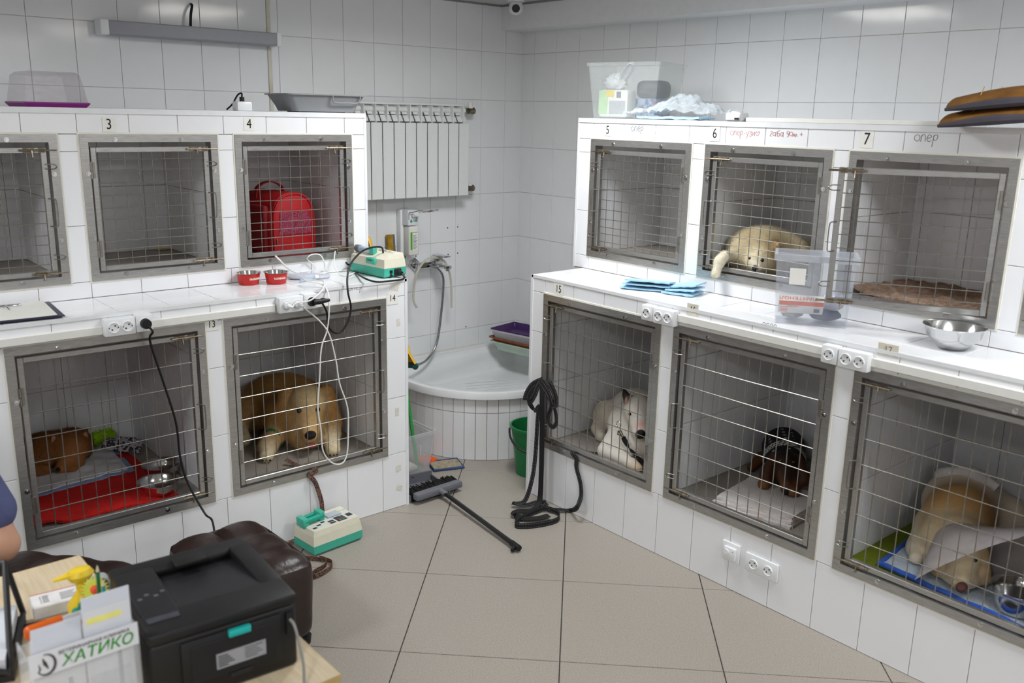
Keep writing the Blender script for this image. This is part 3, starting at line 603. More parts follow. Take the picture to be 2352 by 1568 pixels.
tray('litter_tray', 'brown litter tray in the middle of the stack on the tub', 'litter tray', c0+Vector((-.004, .0, .038)), rzs-.02, .41, .27, .052, mat('brown_plastic', '8a4a28', .45, var=.06), .86)
T = tray('litter_tray', 'clear litter tray with a purple inside on top of the stack on the tub', 'litter tray', c0+Vector((-.004, 0, .072)), rzs+.02, .41, .27, .07, clear('frosted_clear', 'd6d6dc', .5, .3), .88)
obj('purple_liner', MB().loft([[Vector((sx*.185*k, sy*.118*k, z)) for sx, sy in ((1, 1), (-1, 1), (-1, -1), (1, -1))] for k, z in ((1.0, .035), (1.09, .078), (1.07, .078), (.97, .038))]), mat('purple_plastic', '4a2a66', .45, var=.05), T)
# gap left of the tub: apron, stick, bin, pads
yel = mat('yellow_rubber', 'dba92a', .5, var=.08, sss=.05)
T = thing('rubber_apron', 'yellow rubber apron with a teal hem at the end of the kennel block', 'apron', (-1.665, -.95, .70))
def drape(u, v): # u along y, v down
    z = 1.34-.60*v; y = -.70-.06*u-.36*v; x = -1.684+.018*math.sin(u*PI)+.012*wob(y*2, z, 1.2)+.034*v*v; return x, y, z
vs = []; fs = []; nu, nv = 14, 24
g = [[drape(i/nu, j/nv) for j in range(nv+1)] for i in range(nu+1)]
rings = [[Vector((x, y, z)) for x, y, z in r]+[Vector((x+.008, y, z)) for x, y, z in reversed(r)] for r in g]
obj('sheet', MB().loft(rings), yel, T, w=True, smooth=True)
obj('hem', MB().tube([Vector(drape(i/nu, 1))+Vector((.004, 0, -.015)) for i in range(nu+1)], .016, 8), mat('teal_rubber', '1d4a4c', .5), T, w=True, smooth=True)
T = thing('plastic_bin', 'clear plastic storage bin on the floor beside the tub', 'storage bin', (-1.49, -.70, 0))
def openbox(T, w, d, h, th, m_, taper=.88, name='bin_shell', rimw=.014):
    t = taper; q = lambda l, ww, z: [Vector((sx*l/2, sy*ww/2, z)) for sx, sy in ((1, 1), (-1, 1), (-1, -1), (1, -1))]
    obj(name, MB().loft([q(w*t, d*t, 0), q(w, d, h-.02), q(w+rimw, d+rimw, h-.018), q(w+rimw, d+rimw, h), q(w-2*th, d-2*th, h), q(w*t-2*th, d*t-2*th, th)]), m_, T)
clr = clear('clear_polypropylene', 'dfe3e6', .15, .12)
openbox(T, .30, .34, .25, .003, clr, .84)
obj('bin_sticker', MB().box((.128, -.06, .07), (.133, -.05, .13)), paper, T)
obj('bin_rag', MB().rbox((-.1, -.1, .004), (.09, .04, .035), .015, 2), mat('white_rag', 'd8d4c8', .9, var=.1, bump=.3), T)
V_ = Vector
obj('cleaning_stick', MB().cone(fy(930, 868, -.66), V_((-1.39, -.77, .006)), .0105, n=12), mat('green_handle', '2f9b46', .4), None, w=True, base=V_((-1.39, -.77, .0)))
tag(bpy.data.objects['cleaning_stick'], 'green plastic broom stick standing in the clear bin by the tub', 'stick')
T = thing('floor_mop_pad', 'beige floor mop pad with a blue edge lying beside the tub plinth', 'mop pad', (-1.235, -.83, 0), math.radians(-20))
obj('pad', MB().sheet(lambda u, v: ((u-.5)*.17, (v-.5)*.13, .012+.004*wob(u, v, 2)), 10, 8, .011), mat('beige_microfibre', 'b3a78f', .95, col2='8d8069', scale=60, bump=.6, bscale=200), T, smooth=True)
obj('pad_edge', MB().tube([(-.087, -.067, .008), (.087, -.067, .008), (.087, .067, .008), (-.087, .067, .008)], .0085, 8, closed=True), mat('blue_edging', '42557e', .9, bump=.4, bscale=200), T, smooth=True)
T = thing('dust_cloth', 'orange cloth lying on the floor between the clear bin and the tub', 'cloth', (-1.294, -.70, 0), .1)
obj('cloth', MB().sheet(lambda u, v: ((u-.5)*.115, (v-.5)*.12, .012+.012*abs(wob(u, v, 1.6, 2))), 12, 10, .01), mat('orange_cloth', 'e8591f', .85, bump=.3), T, smooth=True)
# dustpan and brush with a long handle
gp = mat('grey_plastic', '6d6f76', .45, var=.05); brm = mat('black_bristles', '231f20', .9, bump=1., bscale=300)
T = thing('dustpan', 'grey dustpan lying behind the end of the left kennel block', 'dustpan', (-1.555, -1.04, 0), math.radians(-8))
obj('pan', MB().loft([[Vector((-.11, -.11, .002)), Vector((.11, -.11, .002)), Vector((.11, -.11, .004)), Vector((-.11, -.11, .004))], [Vector((-.12, .11, .004)), Vector((.12, .11, .004)), Vector((.12, .11, .008)), Vector((-.12, .11, .008))]]).box((-.12, -.11, .003), (-.112, .11, .04)).box((.112, -.11, .003), (.12, .11, .04)).box((-.12, .10, .004), (.12, .112, .06)), gp, T)
obj('pan_grip', MB().rbox((-.015, .10, .03), (.015, .15, .055), .008), gp, T, smooth=True)
a = fz(1003, 1128, .03); b = fz(1183, 1252, .022)
T = thing('floor_broom', 'grey floor brush with black bristles and a long black handle lying on the tiles', 'broom', (a.x, a.y, 0))
dirh = Vector((fz(1047, 1112, .04)-fz(975, 1135, .04))); dirh.z = 0; dirh.normalize(); sid = Vector((-dirh.y, dirh.x, 0))
Mh = Matrix.Translation((a.x, a.y, 0))@Matrix((dirh, sid, Vector((0, 0, 1)))).transposed().to_4x4()
obj('brush_head', MB().rbox((-.15, -.035, .022), (.15, .012, .06), .01, 2, M=Mh), gp, T, w=True, smooth=True)
bb = MB()
for k in range(700):
    x = random.uniform(-.15, .15); z = random.uniform(.008, .052); p = Mh@Vector((x, .01, z)); q = Mh@Vector((x+random.uniform(-.02, .02), .075+random.uniform(-.012, .015), max(.004, z+random.uniform(-.008, .014)))); bb.cone(p, q, .005, .0025, 4, False)
o = obj('bristles', bb, brm, T, w=True); o['kind'] = 'stuff'
obj('handle_socket', MB().cone(Mh@Vector((.0, -.02, .045)), Mh@Vector((.01, -.075, .035)), .017, .013, 12), gp, T, w=True, smooth=True)
sp = Mh@Vector((.008, -.06, .036)); obj('handle', MB().cone(sp, b, .0115, n=12), black_pl, T, w=True, smooth=True)
e_ = (b-sp).normalized(); obj('end_cap', MB().cone(b-e_*.03, b+e_*.035, .0145, n=12).cone(b-e_*.0, b-e_*.0+Vector((-.035, -.02, -.008)), .009, n=8), black_rub, T, w=True, smooth=True)
# bucket
T = thing('bucket', 'green plastic bucket with a black handle between the tub and the kennel block', 'bucket', (-.895, -1.205, 0))
obj('pail', MB().lathe([(.098, 0), (.13, .27), (.138, .272), (.138, .285), (.127, .285), (.095, .008), (0, .008)], 40), mat('green_bucket_plastic', '1c7a45', .35, var=.05), T, smooth=True, sharp=50)
obj('handle', MB().tube([(.14*math.cos(t), -.14*math.sin(t)*1.0, .255-.09*math.sin(t)) for t in [PI*k/16 for k in range(17)]], .006, 8), black_pl, T, smooth=True).rotation_euler.z = math.radians(-45)
# dome camera
T = thing('dome_camera', 'white security camera with a black lens under the ceiling in the room corner', 'camera', (-.345, -.33, ZCEIL))
obj('mount', MB().lathe([(.05, -.018), (.052, -.001), (0, -.001)], 24), white_pl, T, smooth=True)
obj('head', MB().lathe([(0, -.095), (.022, -.09), (.038, -.075), (.044, -.055), (.04, -.03), (.032, -.018)], 24), white_pl, T, smooth=True)
d_ = (Vector(CAM_C)-Vector((-.345, -.33, ZCEIL-.055))).normalized()
obj('lens', MB().cone(d_*.034+Vector((0, 0, -.055)), d_*.048+Vector((0, 0, -.055)), .024, n=20), black_pl, T, smooth=True)
# ================================================================== things on top of the kennels
T = thing('pet_carrier', 'small clear plastic pet carrier with a magenta base on top of the kennel', 'pet carrier', (-3.10, -.60, ZT+.002))
q = lambda l, w, z: [Vector((sx*l/2, sy*w/2, z)) for sx, sy in ((1, 1), (-1, 1), (-1, -1), (1, -1))]
obj('clear_lid', MB().loft([q(.236, .30, .016), q(.20, .26, .125), q(.17, .23, .138)]), clear('smoky_clear', 'c9c2c8', .2, .12), T)
obj('base', MB().loft([q(.22, .29, 0), q(.246, .31, .014), q(.246, .31, .02), q(.236, .30, .02)]), mat('magenta_plastic', '8e2a86', .4), T)
T = thing('power_box', 'small white junction box with a black plug standing on top of the left kennel', 'socket box', (-2.31, -.72, ZT+.002))
obj('box', MB().rbox((-.036, -.03, 0), (.036, .03, .042), .006), white_pl, T, smooth=True); obj('black_plug', MB().cone((.0, 0, .042), (0, 0, .062), .011, n=12).tube(smooth_path([(0, 0, .06), (.004, .01, .078), (-.006, .03, .07), (-.02, .06, .03), (-.03, .1, .006)], 6), .004, 8), black_rub, T, smooth=True)
T = tray('litter_tray', 'grey litter tray with a moulded handle on top of the left kennel by the radiator', 'litter tray', (-1.87, -.60, ZT+.006), math.radians(-6), .40, .30, .082, mat('grey_tray_plastic', '8f9194', .4, var=.02), .80)
obj('grip', MB().tube(smooth_path([(.02, -.162, .078), (.03, -.158, .045), (.10, -.156, .043), (.155, -.158, .046), (.165, -.162, .078)], 5), .004, 8), MATS['grey_tray_plastic'], T, smooth=True)
obj('foot', MB().rbox((-.12, -.08, -.005), (.12, .08, .001), .002), MATS['grey_tray_plastic'], T)
T = thing('switch_box', 'small white box with a slot on top of the right kennel beside the trunking', 'socket box', (-.705, -2.27, ZT+.002))
obj('box', MB().rbox((-.035, -.04, 0), (.035, .04, .038), .01, 3).cone((0, 0, .037), (0, 0, .043), .026, n=16), white_pl, T, smooth=True); obj('slot', MB().box((-.036, -.035, .008), (-.0345, -.012, .016)), ink, T)
# clear bin with things
T = thing('plastic_bin', 'clear plastic bin of supplies on top of the right kennel', 'storage bin', (-.50, -1.48, ZT+.003), math.radians(15))
openbox(T, .30, .40, .275, .003, clear('very_clear_polypropylene', 'd3d8d8', .09, .12), .86)
T = thing('wipes_pack', 'green and white pack of wipes in the clear bin on the right kennel', 'pack', (-.581, -1.429, ZT+.006), math.radians(15))
obj('pack', MB().rbox((-.05, -.085, 0), (.05, .085, .14), .016, 2), mat('pack_white', 'e8ebe6', .4, var=.03), T, smooth=True)
for nm, c, a, b in (('green_panel', 'b9dba8', (-.0515, .03, .02), (-.05, .082, .135)), ('yellow_patch', 'e7cf4d', (-.0518, -.005, .105), (-.0505, .04, .137)), ('print_block', 'b6b8bd', (-.0518, -.07, .02), (-.0505, .02, .085)), ('barcode', '70747c', (-.0518, -.045, .1), (-.0505, -.02, .13))): obj(nm, MB().box(a, b), mat('print_'+nm, c, .5), T)
T = thing('food_tin_box', 'blue and black food pack in the clear bin on the right kennel', 'pack', (-.428, -1.538, ZT+.006), math.radians(15))
obj('carton', MB().rbox((-.056, -.075, 0), (.056, .075, .10), .006), mat('blue_carton', '5f7398', .5, col2='9fb0cf', scale=25, thresh=(.45, .5)), T); obj('dark_lid', MB().rbox((-.058, -.08, .10), (.058, .08, .19), .03, 3), mat('black_pouch', '2c2e38', .5), T, smooth=True)
obj('red_band', MB().box((-.0572, -.073, .04), (-.0555, -.035, .085)), mat('red_print', 'b5545e', .5), T)
# white carrier bag: crumpled volume
def blob(name, m_, T, c, r, amp, nu=22, nv=14, sc=1., k=0., zmin=None, p=1.0):
    rings = []
    for j in range(1, nv):
        th_ = PI*j/nv; rr_ = []
        for i in range(nu):
            ph = 2*PI*i/nu; d = Vector((math.sin(th_)*math.cos(ph), math.sin(th_)*math.sin(ph), -math.cos(th_)))
            f = 1+amp*(wob(d.x*.35+.1*k, d.y*.35+d.z*.3, sc*1.6, k)+.5*wob(d.y*.8, d.z*.7+d.x*.5, sc*2, k+2))
            v = Vector((c[0]+r[0]*d.x*f, c[1]+r[1]*d.y*f, c[2]+r[2]*d.z*f))
            if zmin is not None: v.z = max(v.z, zmin+.001*(i % 3))
            rr_.append(v)
        rings.append(rr_)
    return obj(name, MB().loft(rings), m_, T, smooth=True, sharp=60)
T = thing('carrier_bag', 'thin white plastic bag with handles stuffed in the clear bin on the right kennel', 'plastic bag', (-.578, -1.41, ZT+.147), 0)
film = clear('white_bag_film', 'f0f2f5', .55, .3)
blob('bag', film, T, (0, 0, .035), (.042, .065, .045), .3, sc=1.2, k=1, zmin=0); obj('handle', MB().ribbon(smooth_path([(-.02, -.05, .05), (-.03, -.09, .10), (-.02, -.115, .125), (.0, -.11, .10), (.01, -.06, .05)], 6), (1, 0, .2), .03, .002), film, T, smooth=True)
T = thing('plastic_film', 'crumpled clear plastic film on top of the right kennel beside the clear bin', 'plastic film', (-.62, -1.88, ZT+.003))
obj('film', MB().sheet(lambda u, v: (-.125+(.095+.155*min(1, u/.35))*v, (.5-u)*.52, .02+.085*math.exp(-((u-.55)/.28)**2)*(1-(2*v-1)**2*.8)+.035*abs(wob(u, v, 1.3, 3))), 34, 18, .002), clear('crinkled_film', 'dfe6ea', .05, .08), T, smooth=True, sharp=25)
T = thing('diaper_pad', 'folded light blue pad lying under the clear film on the right kennel', 'pad', (-.66, -1.88, ZT+.003), 0)
blue_pad = mat('blue_pad', 'b2dcf4', .75, var=.05, bump=.25, bscale=120)
obj('pad', MB().sheet(lambda u, v: ((v-.5)*.12, (.5-u)*.38, .013+.006*wob(u, v, 1, 1)), 14, 8, .01), blue_pad, T, smooth=True)
# leather gloves at the right end
lea = mat('tan_suede', '8a5f22', .9, col2='6a4415', scale=18, bump=.25, bscale=90); lin_ = mat('grey_glove_lining', '4a4750', .9)
def glove(label, z, y0, dy, rz):
    T = thing('work_glove', label, 'glove', (-.775, y0, z), rot=Matrix.Rotation(rz, 4, 'Z')@Matrix.Rotation(math.radians(-16), 4, 'Y'))
    L_, Wd = .40, .17
    def sec(s, up):
        t = s; w = Wd*(.55+.45*math.sin(min(1, t*2.2+.25)*PI/2)); hh = .012+.008*math.sin(t*PI)
        return w, hh
    rings = []; n = 20
    for i in range(13):
        t = i/12; w, hh = sec(t, 1); x = -t*L_; bow = .018*math.sin(t*PI*.9)+.03*t*t
        rings.append([Vector((w/2*math.cos(2*PI*k/n)-.01, x, bow+.018+hh*1.5*math.sin(2*PI*k/n))) for k in range(n)])
    obj('leather', MB().loft(rings), lea, T, smooth=True)
    cuff = [Vector((-.088, -.005-.39*t, .018+.018*math.sin(t*PI*.9)+.03*t*t)) for t in [k/16 for k in range(17)]]
    obj('lining', MB().tube(cuff, [.006+.011*math.sin(PI*k/16) for k in range(17)], 8), lin_, T, smooth=True)
    for k in (1, 2): obj('seam', MB().tube([(-.07, -.05-.06*k, .045), (-.02, -.04-.06*k, .062), (.05, -.02-.06*k, .062)], .0018, 6), mat('pale_thread', 'd3b564', .8), T)
    return T
glove('lower tan suede work glove with grey lining overhanging the right kennel top', ZT+.010, -3.235, 0, 0); glove('upper tan suede work glove resting on the other glove on the right kennel', ZT+.066, -3.25, 0, .03)

# ================================================================== left counter
T = thing('clipboard', 'dark blue clipboard with a white sheet on the left kennel counter', 'clipboard', (-3.36, -.955, ZC+.001), math.radians(-4))
obj('board', MB().rbox((-.17, -.16, .006), (.13, .15, .010), .003, 1), mat('navy_board', '1e2340', .4), T); obj('sheet_of_paper', MB().sheet(lambda u, v: ((u-.5)*.27-.03, (v-.5)*.29, .0125+.004*(u-.5)**2+.012*max(0, u-.7)*v), 8, 6, .0015), paper, T, smooth=True)
obj('clip', MB().rbox((-.09, .09, .012), (.02, .115, .022), .004).cone((-.035, .1, .022), (-.03, .03, .014), .003, n=8), chrome, T, smooth=True)
redm = mat('red_enamel', 'c8281f', .3, var=.04)
def redbowl(p, label, k):
    T = thing('pet_bowl', label, 'bowl', (p.x, p.y, ZC+.0005), k)
    obj('outer_wall', MB().lathe([(.042, 0), (.045, .003), (.0525, .05), (.0515, .051), (.043, .004), (0, .004)], 32), redm, T, smooth=True, sharp=50)
    obj('steel_liner', MB().lathe([(.0, .006), (.041, .006), (.0505, .0505), (.0575, .053), (.0575, .0545), (.051, .0535), (.040, .0085), (0, .0085)], 32), steel_bowl, T, smooth=True, sharp=50)
    for a in range(9):
        t = -1.9+a*.13; r = .0495; obj('white_lettering', MB().tube(smooth_path([(r*math.cos(t+d), r*math.sin(t+d), z) for d, z in ((0, .026), (.03, .036), (.06, .024), (.1, .03))], 3), .0008, 5), paper, T)
redbowl(fz(572, 652, ZC), 'small red steel-lined pet bowl on the counter under the red carrier', 0.); redbowl(fz(635, 650, ZC), 'small red steel-lined pet bowl on the counter touching the grey device', -.3)
gd = mat('pale_grey_plastic', 'c4c8d2', .4, var=.02)
wc = mat('white_cable', 'e9e9e6', .4, var=.01)
def device(p, rx, ry, h, rz, label):
    T = thing('heater_pad_control', label, 'device', (p.x, p.y, ZC+.0005), rz); obj('shell', MB().lathe([(.8, 0), (1, .3*h), (.98, .5*h), (.8, .82*h), (.4, h), (0, h*1.02)], 32, sx=rx, sy=ry), gd, T, smooth=True); obj('button', MB().cone((rx*.2, 0, h*.98), (rx*.2, 0, h*1.08), .006, n=12), white_pl, T, smooth=True); return T
device(Vector((-2.10, -.862, ZC)), .085, .045, .026, math.radians(-20), 'large grey oval device with a white cable on the left counter'); device(Vector((-2.03, -.905, ZC)), .045, .026, .02, math.radians(10), 'small grey oval hand control beside the red bowl on the counter')
T = thing('syringe', 'blue and white syringe lying in front of the grey device on the left counter', 'syringe', Vector((-2.125, -.945, ZC+.01)), .2)
obj('barrel', MB().cone((-.05, 0, 0), (.035, 0, .006), .007, n=12), clear('syringe_clear', 'bcd4ea', .5), T, smooth=True); obj('tip', MB().cone((.035, 0, .006), (.055, 0, .007), .009, n=12), white_pl, T, smooth=True)
def cable(name, label, cat, pts, r, m_, plugs=(), n=8, seg=8):
    P = smooth_path(pts, seg)
    for p in P:
        if YAL < p.y < -.6 and p.x > -2.6 and p.x < -1.65 and ZC-.03 < p.z < 1.4: p.y = min(p.y, YAU-.014); p.z = max(p.z, ZC+r+.0005)
    b = min(P, key=lambda p: p.z); T = thing(name, label, cat, (b.x, b.y, max(0, b.z)))
    obj('cord', MB().tube(P, r, n), m_, T, w=True, smooth=True)
    for mb, pm in plugs: obj('plug', mb, pm, T, w=True, smooth=True)
    return T
pz = 1.136
# black cord from the left socket down behind the stool
plug1 = MB().cone((-2.968, YAL-.046, 1.138), (-2.968, YAL-.066, 1.138), .021, .019, 20)
cable('mains_lead', 'black power cord hanging from its round plug across cage 13 to the floor', 'power cord', [(-2.968, YAL-.062, 1.132), (-2.955, YAL-.085, 1.11), fy(345, 785, YAL-.05), fy(376, 880, YAL-.04), fy(404, 970, YAL-.04), fy(414, 1050, YAL-.04), fy(432, 1110, YAL-.06), fy(470, 1178, YAL-.12), fy(490, 1205, YAL-.2), (-2.84, -1.42, .1), (-2.86, -1.44, .008)], .0045, black_rub, [(plug1, black_rub)])
plug2 = MB().cone((-2.238, YAL-.046, 1.14), (-2.238, YAL-.062, 1.14), .021, .017, 20).tube([(-2.238, YAL-.06, 1.14), (-2.21, YAL-.066, 1.14), (-2.16, YAL-.066, 1.142)], [.013, .012, .007], 10)
yc = YAL-.045
cable('mains_lead', 'black power cord looping from its angled plug up to the counter pump', 'power cord', [(-2.165, YAL-.066, 1.142), fy(737, 688, yc-.015), fy(750, 715, yc), fy(754, 748, yc), fy(768, 764, yc), fy(785, 760, yc), fy(800, 735, yc), fy(806, 705, yc), fy(799, 670, yc), fy(798, 635, YAL-.012), fy(806, 605, YAL+.03), fy(830, 578, YAL+.08), fy(855, 568, YAL+.10), fy(876, 568, YAL+.12), fy(880, 580, YAL+.13)], .0045, black_rub, [(plug2, black_rub)])
wp = lambda x: MB().cone((x, YAL-.04, 1.136), (x, YAL-.056, 1.136), .0185, .014, 16).tube([(x, YAL-.055, 1.136), (x+.015, YAL-.068, 1.13)], [.010, .006], 8)
cable('mains_lead', 'white power cord looping from the double socket down across cage 14 and back up', 'power cord', [(-2.29, YAL-.066, 1.13), fy(700, 708, yc), fy(735, 738, yc), fy(757, 770, yc), fy(772, 830, yc), fy(780, 880, yc), fy(798, 935, yc), fy(800, 990, yc), fy(797, 1042, yc), fy(785, 1064, yc), fy(762, 1062, yc), fy(742, 1035, yc), fy(737, 985, yc), fy(730, 935, yc), fy(734, 870, yc), fy(738, 800, yc), fy(752, 755, yc), fy(756, 700, yc-.01), fy(752, 668, YAL-.014), fy(738, 652, YAL+.02), fy(705, 645, YAL+.06), fy(695, 640, YAL+.12)], .0035, wc, [(wp(-2.306), white_pl)])
cable('mains_lead', 'white power cord running from the double socket up onto the left counter', 'power cord', [(-2.342, YAL-.066, 1.13), fy(680, 697, yc-.02), fy(712, 690, yc-.03), fy(735, 672, yc-.02), fy(745, 655, YAL-.012), fy(742, 645, YAL+.02), fy(720, 643, YAL+.06), fy(700, 642, YAL+.1)], .0035, wc, [(wp(-2.358), white_pl)])
zc5 = ZC+.006
cable('device_cable', 'thin white cable coiling on the counter from the grey device into cage 4', 'cable', [fz(690, 626, ZC+.02), fz(700, 610, ZC+.03), fy(706, 592, YAU-.03), fy(718, 584, YAU-.03), fy(736, 586, YAU-.04), fy(745, 605, YAU-.06), fz(742, 622, zc5), fz(722, 626, zc5), fz(745, 618, zc5), fz(790, 610, zc5), fz(812, 612, zc5), fz(818, 622, zc5), fz(800, 632, zc5), fz(780, 630, zc5), fy(768, 610, YAU-.06), fy(768, 590, YAU-.03), fy(770, 576, YAU-.012)], .003, wc)
cable('device_cable', 'flat white cable slanting from the cage 4 door sill to the grey device', 'cable', [fy(632, 587, YAU-.012), fy(645, 600, YAU-.03), fy(660, 615, YAU-.06), fz(672, 624, ZC+.015)], .0045, wc)

# ------------------------------------------------------------------ syringe pumps
cream = mat('cream_plastic', 'dedac6', .4, var=.03); teal = mat('teal_plastic', '45b59c', .4, var=.04); teal2 = mat('teal_dark_plastic', '12a088', .35)
panel_m = mat('pump_panel', 'd7d9cf', .4); btn = mat('pump_button_grey', '34363c', .5); btn_t = mat('pump_button_teal', '3fae9a', .5); btn_r = mat('pump_button_red', 'c8343a', .5)
def pump(label, loc, rz, L_, Wd, h, upright):
    """syringe pump; local x is its length, -y its front"""
    T = thing('syringe_pump', label, 'pump', loc, rz); hb = h*.42
    obj('base_shell', MB().loft([q(L_*.94, Wd*.92, .004), q(L_, Wd, .012), q(L_, Wd, hb)]), teal, T)
    def qq(x0, x1, y0, y1, z): return [Vector((x1, y1, z)), Vector((x0, y1, z)), Vector((x0, y0, z)), Vector((x1, y0, z))]
    cv = MB().loft([qq(-L_/2, L_/2, -Wd/2, Wd/2, hb), qq(-L_/2+.004, L_/2-.006, -Wd/2+.006, Wd/2-.004, h*.78), qq(-L_/2+.012, L_/2-.012, -.004 if upright else -Wd/2+.012, Wd/2-.01, h)])
    obj('top_cover', cv, cream, T)
    for s_ in (-1, 1):
        for t_ in (-1, 1): obj('foot', MB().cone((s_*L_*.4, t_*Wd*.35, -.0), (s_*L_*.4, t_*Wd*.35, .006), .009, n=10), black_rub, T)
    return T, hb
p0 = Vector((-1.742, -.945, ZC+.0005))
T, hb = pump('cream and teal syringe pump on the counter with a black plug in its end', p0, math.radians(-84), .27, .135, .115, True)
# local x now points to the viewer end; local y to the right
obj('clamp', MB().rbox((.0, -.078, hb+.012), (.07, -.05, .092), .008), teal, T, smooth=True); obj('plunger_clamp', MB().rbox((-.02, -.045, .098), (.02, -.015, .14), .01), teal, T, smooth=True); obj('clamp_slot', MB().box((.02, -.0795, hb+.03), (.05, -.0775, .082)), btn, T)
obj('syringe', MB().cone((-.11, -.03, .118), (.0, -.03, .118), .016, n=16), clear('syringe_clear', 'bcd4ea', .5), T, smooth=True); obj('syringe_cap', MB().cone((-.13, -.03, .118), (-.10, -.03, .118), .018, n=16), gp, T, smooth=True)
P_ = obj('key_panel', MB().box((-.1, .005, .1145), (.115, .05, .117)), panel_m, T)
for k in range(5): obj('key', MB().box((-.08+.036*k, .012, .117), (-.062+.036*k, .022, .1185)), (btn, mat('pump_button_amber', 'd79a3a', .5))[k % 3 == 1], P_)
obj('switch', MB().rbox((.133, -.035, .022), (.1385, -.018, .038), .002), black_pl, T); obj('fuse_cap', MB().cone((.133, -.027, .012), (.1395, -.027, .012), .007, n=12), black_pl, T); obj('inlet', MB().rbox((.133, -.008, .008), (.150, .03, .045), .006), black_pl, T)
obj('plug', MB().cone((.148, .012, .026), (.168, .014, .022), .014, .010, 12), black_rub, T, smooth=True)
pw = MW[T]
cable('mains_lead', 'black mains cord running from the counter pump plug round its teal side', 'power cord', [pw@Vector((.168, .014, .022)), pw@Vector((.19, .01, .0)), fy(895, 645, YAL-.02), fy(865, 647, YAL-.02), fy(840, 640, YAL-.014), fz(818, 627, ZC+.006), fz(803, 613, ZC+.006), fy(795, 603, YAU-.08)], .0045, black_rub)
T, hb = pump('cream and teal syringe pump lying on the floor by the brown leash', Vector((-2.235, -1.262, .0)), math.radians(5), .268, .165, .118, False)
P_ = obj('key_panel', MB().box((-.115, -.062, .1175), (.118, .03, .1195)), panel_m, T)
for k, (x, y, w, d_, m2) in enumerate([(-.11, -.05, .02, .012, btn), (-.08, -.035, .02, .012, btn), (-.05, -.02, .02, .012, btn), (-.02, -.055, .03, .014, btn), (-.02, -.036, .03, .014, btn), (.02, -.058, .05, .05, btn), (.085, -.04, .028, .03, btn), (.03, -.05, .014, .006, btn_t), (.03, -.036, .014, .006, btn_r), (.05, -.05, .014, .006, btn_t), (.05, -.036, .014, .006, btn_r), (.05, -.02, .014, .006, btn_t)]):
    obj('key', MB().box((x, y, .1195), (x+w, y+d_, .1205+.0008*(k > 6))), m2, P_)
obj('syringe_rail', MB().box((-.13, .035, .100), (.12, .075, .122)), cream, T)
obj('clamp', MB().rbox((-.135, -.005, .11), (-.105, .06, .155), .006), teal, T, smooth=True); obj('plunger_clamp', MB().rbox((-.045, .0, .115), (-.015, .055, .165), .008), teal, T, smooth=True)
obj('syringe', MB().cone((-.12, .008, .137), (-.02, .012, .142), .014, n=16), teal2, T, smooth=True); obj('plunger', MB().cone((-.12, .045, .139), (-.01, .05, .144), .010, n=14), teal2, T, smooth=True); obj('tubing_sachet', MB().rbox((-.0, .0, .122), (.075, .045, .128), .002), clear('sachet', 'c9d3de', .5), T)
# brown patterned leash from cage 14
lm = mat('patterned_leash', '7a5a44', .8, col2='34242f', scale=170, thresh=(.44, .54))
T = thing('leash', 'brown patterned leash coming out of cage 14 and ending in a loop on the floor', 'leash', fz(735, 1335))
Pl = [fy(655, 1025, YAL+.16)+Vector((0, 0, .02)), Vector((*fz(690, 1068, FL+.012).xy, FL+.004)), Vector((-2.236, YAL+.055, .329)), Vector((-2.232, YAL-.004, .329)), Vector((-2.228, YAL-.012, .318)), fy(713, 1092, YAL-.018), fy(725, 1110, YAL-.02), fy(738, 1150, YAL-.022), fy(742, 1180, YAL-.024), Vector((-2.17, YAL-.02, .06)), Vector((-2.20, YAL-.022, .016)), Vector((-2.36, YAL-.026, .014)), Vector((-2.43, -1.22, .014)), Vector((-2.45, -1.35, .014))]
Pl[0].z = FL+.03
obj('strap', MB().ribbon(smooth_path(Pl, 10), [(1, 0, .15)]*131, .022, .002), lm, T, w=True, smooth=True)
loop = [(-2.44, -1.33, .012), (-2.37, -1.40, .014), (-2.335, -1.455, .014), (-2.36, -1.505, .014), (-2.435, -1.535, .014), (-2.475, -1.53, .014), (-2.44, -1.50, .015), (-2.38, -1.48, .015), (-2.345, -1.44, .016), (-2.36, -1.40, .016)]
obj('hand_loop', MB().ribbon(smooth_path(loop, 8), (0, 0, 1), .022, .002), lm, T, w=True, smooth=True)
# ================================================================== right counter
def fold_pad(label, c, rz, L_, Wd, seed):
    T = thing('diaper_pad', label, 'pad', c, rz)
    for k in range(3):
        f = 1-.06*k; obj('pad_layer', MB().sheet(lambda u, v, k=k: ((u-.5)*L_*f+.006*k, (v-.5)*Wd*f+.012*k*(1 if seed else -1), .010+.011*k+.010*k*(u if seed else 1-v)+.0025*wob(u, v, .8, seed+k)), 16, 10, .007), blue_pad, T, smooth=True)
    return T
fold_pad('folded light blue absorbent pad lying flat on the right counter below cage 5', Vector((-.90, -1.985, ZC+.001)), math.radians(-62), .24, .17, 0)
fold_pad('crumpled light blue absorbent pad against the kennel front below cage 5', Vector((-.872, -2.165, ZC+.001)), math.radians(-75), .15, .14, 1)
T = thing('plastic_bin', 'clear plastic box with a white sticker on the right counter', 'storage bin', (-.916, -2.851, ZC+.001), math.atan2(-.843, .538))
bmat = clear('box_clear_polypropylene', 'dfe5f0', .07, .1)
openbox(T, .30, .17, .275, .0025, bmat, .90, rimw=.012)
obj('rim', MB().loft([q(.316, .186, .252), q(.316, .186, .277), q(.292, .162, .277), q(.292, .162, .252)], caps=False), clear('rim_plastic', 'e6ebf4', .25, .15), T)
obj('sticker', MB().rbox((-.095, -.0855, .16), (-.035, -.0835, .225), .001, 1, M=Matrix.Rotation(0, 4, 'X')), paper, T)
Mb = MW[T]
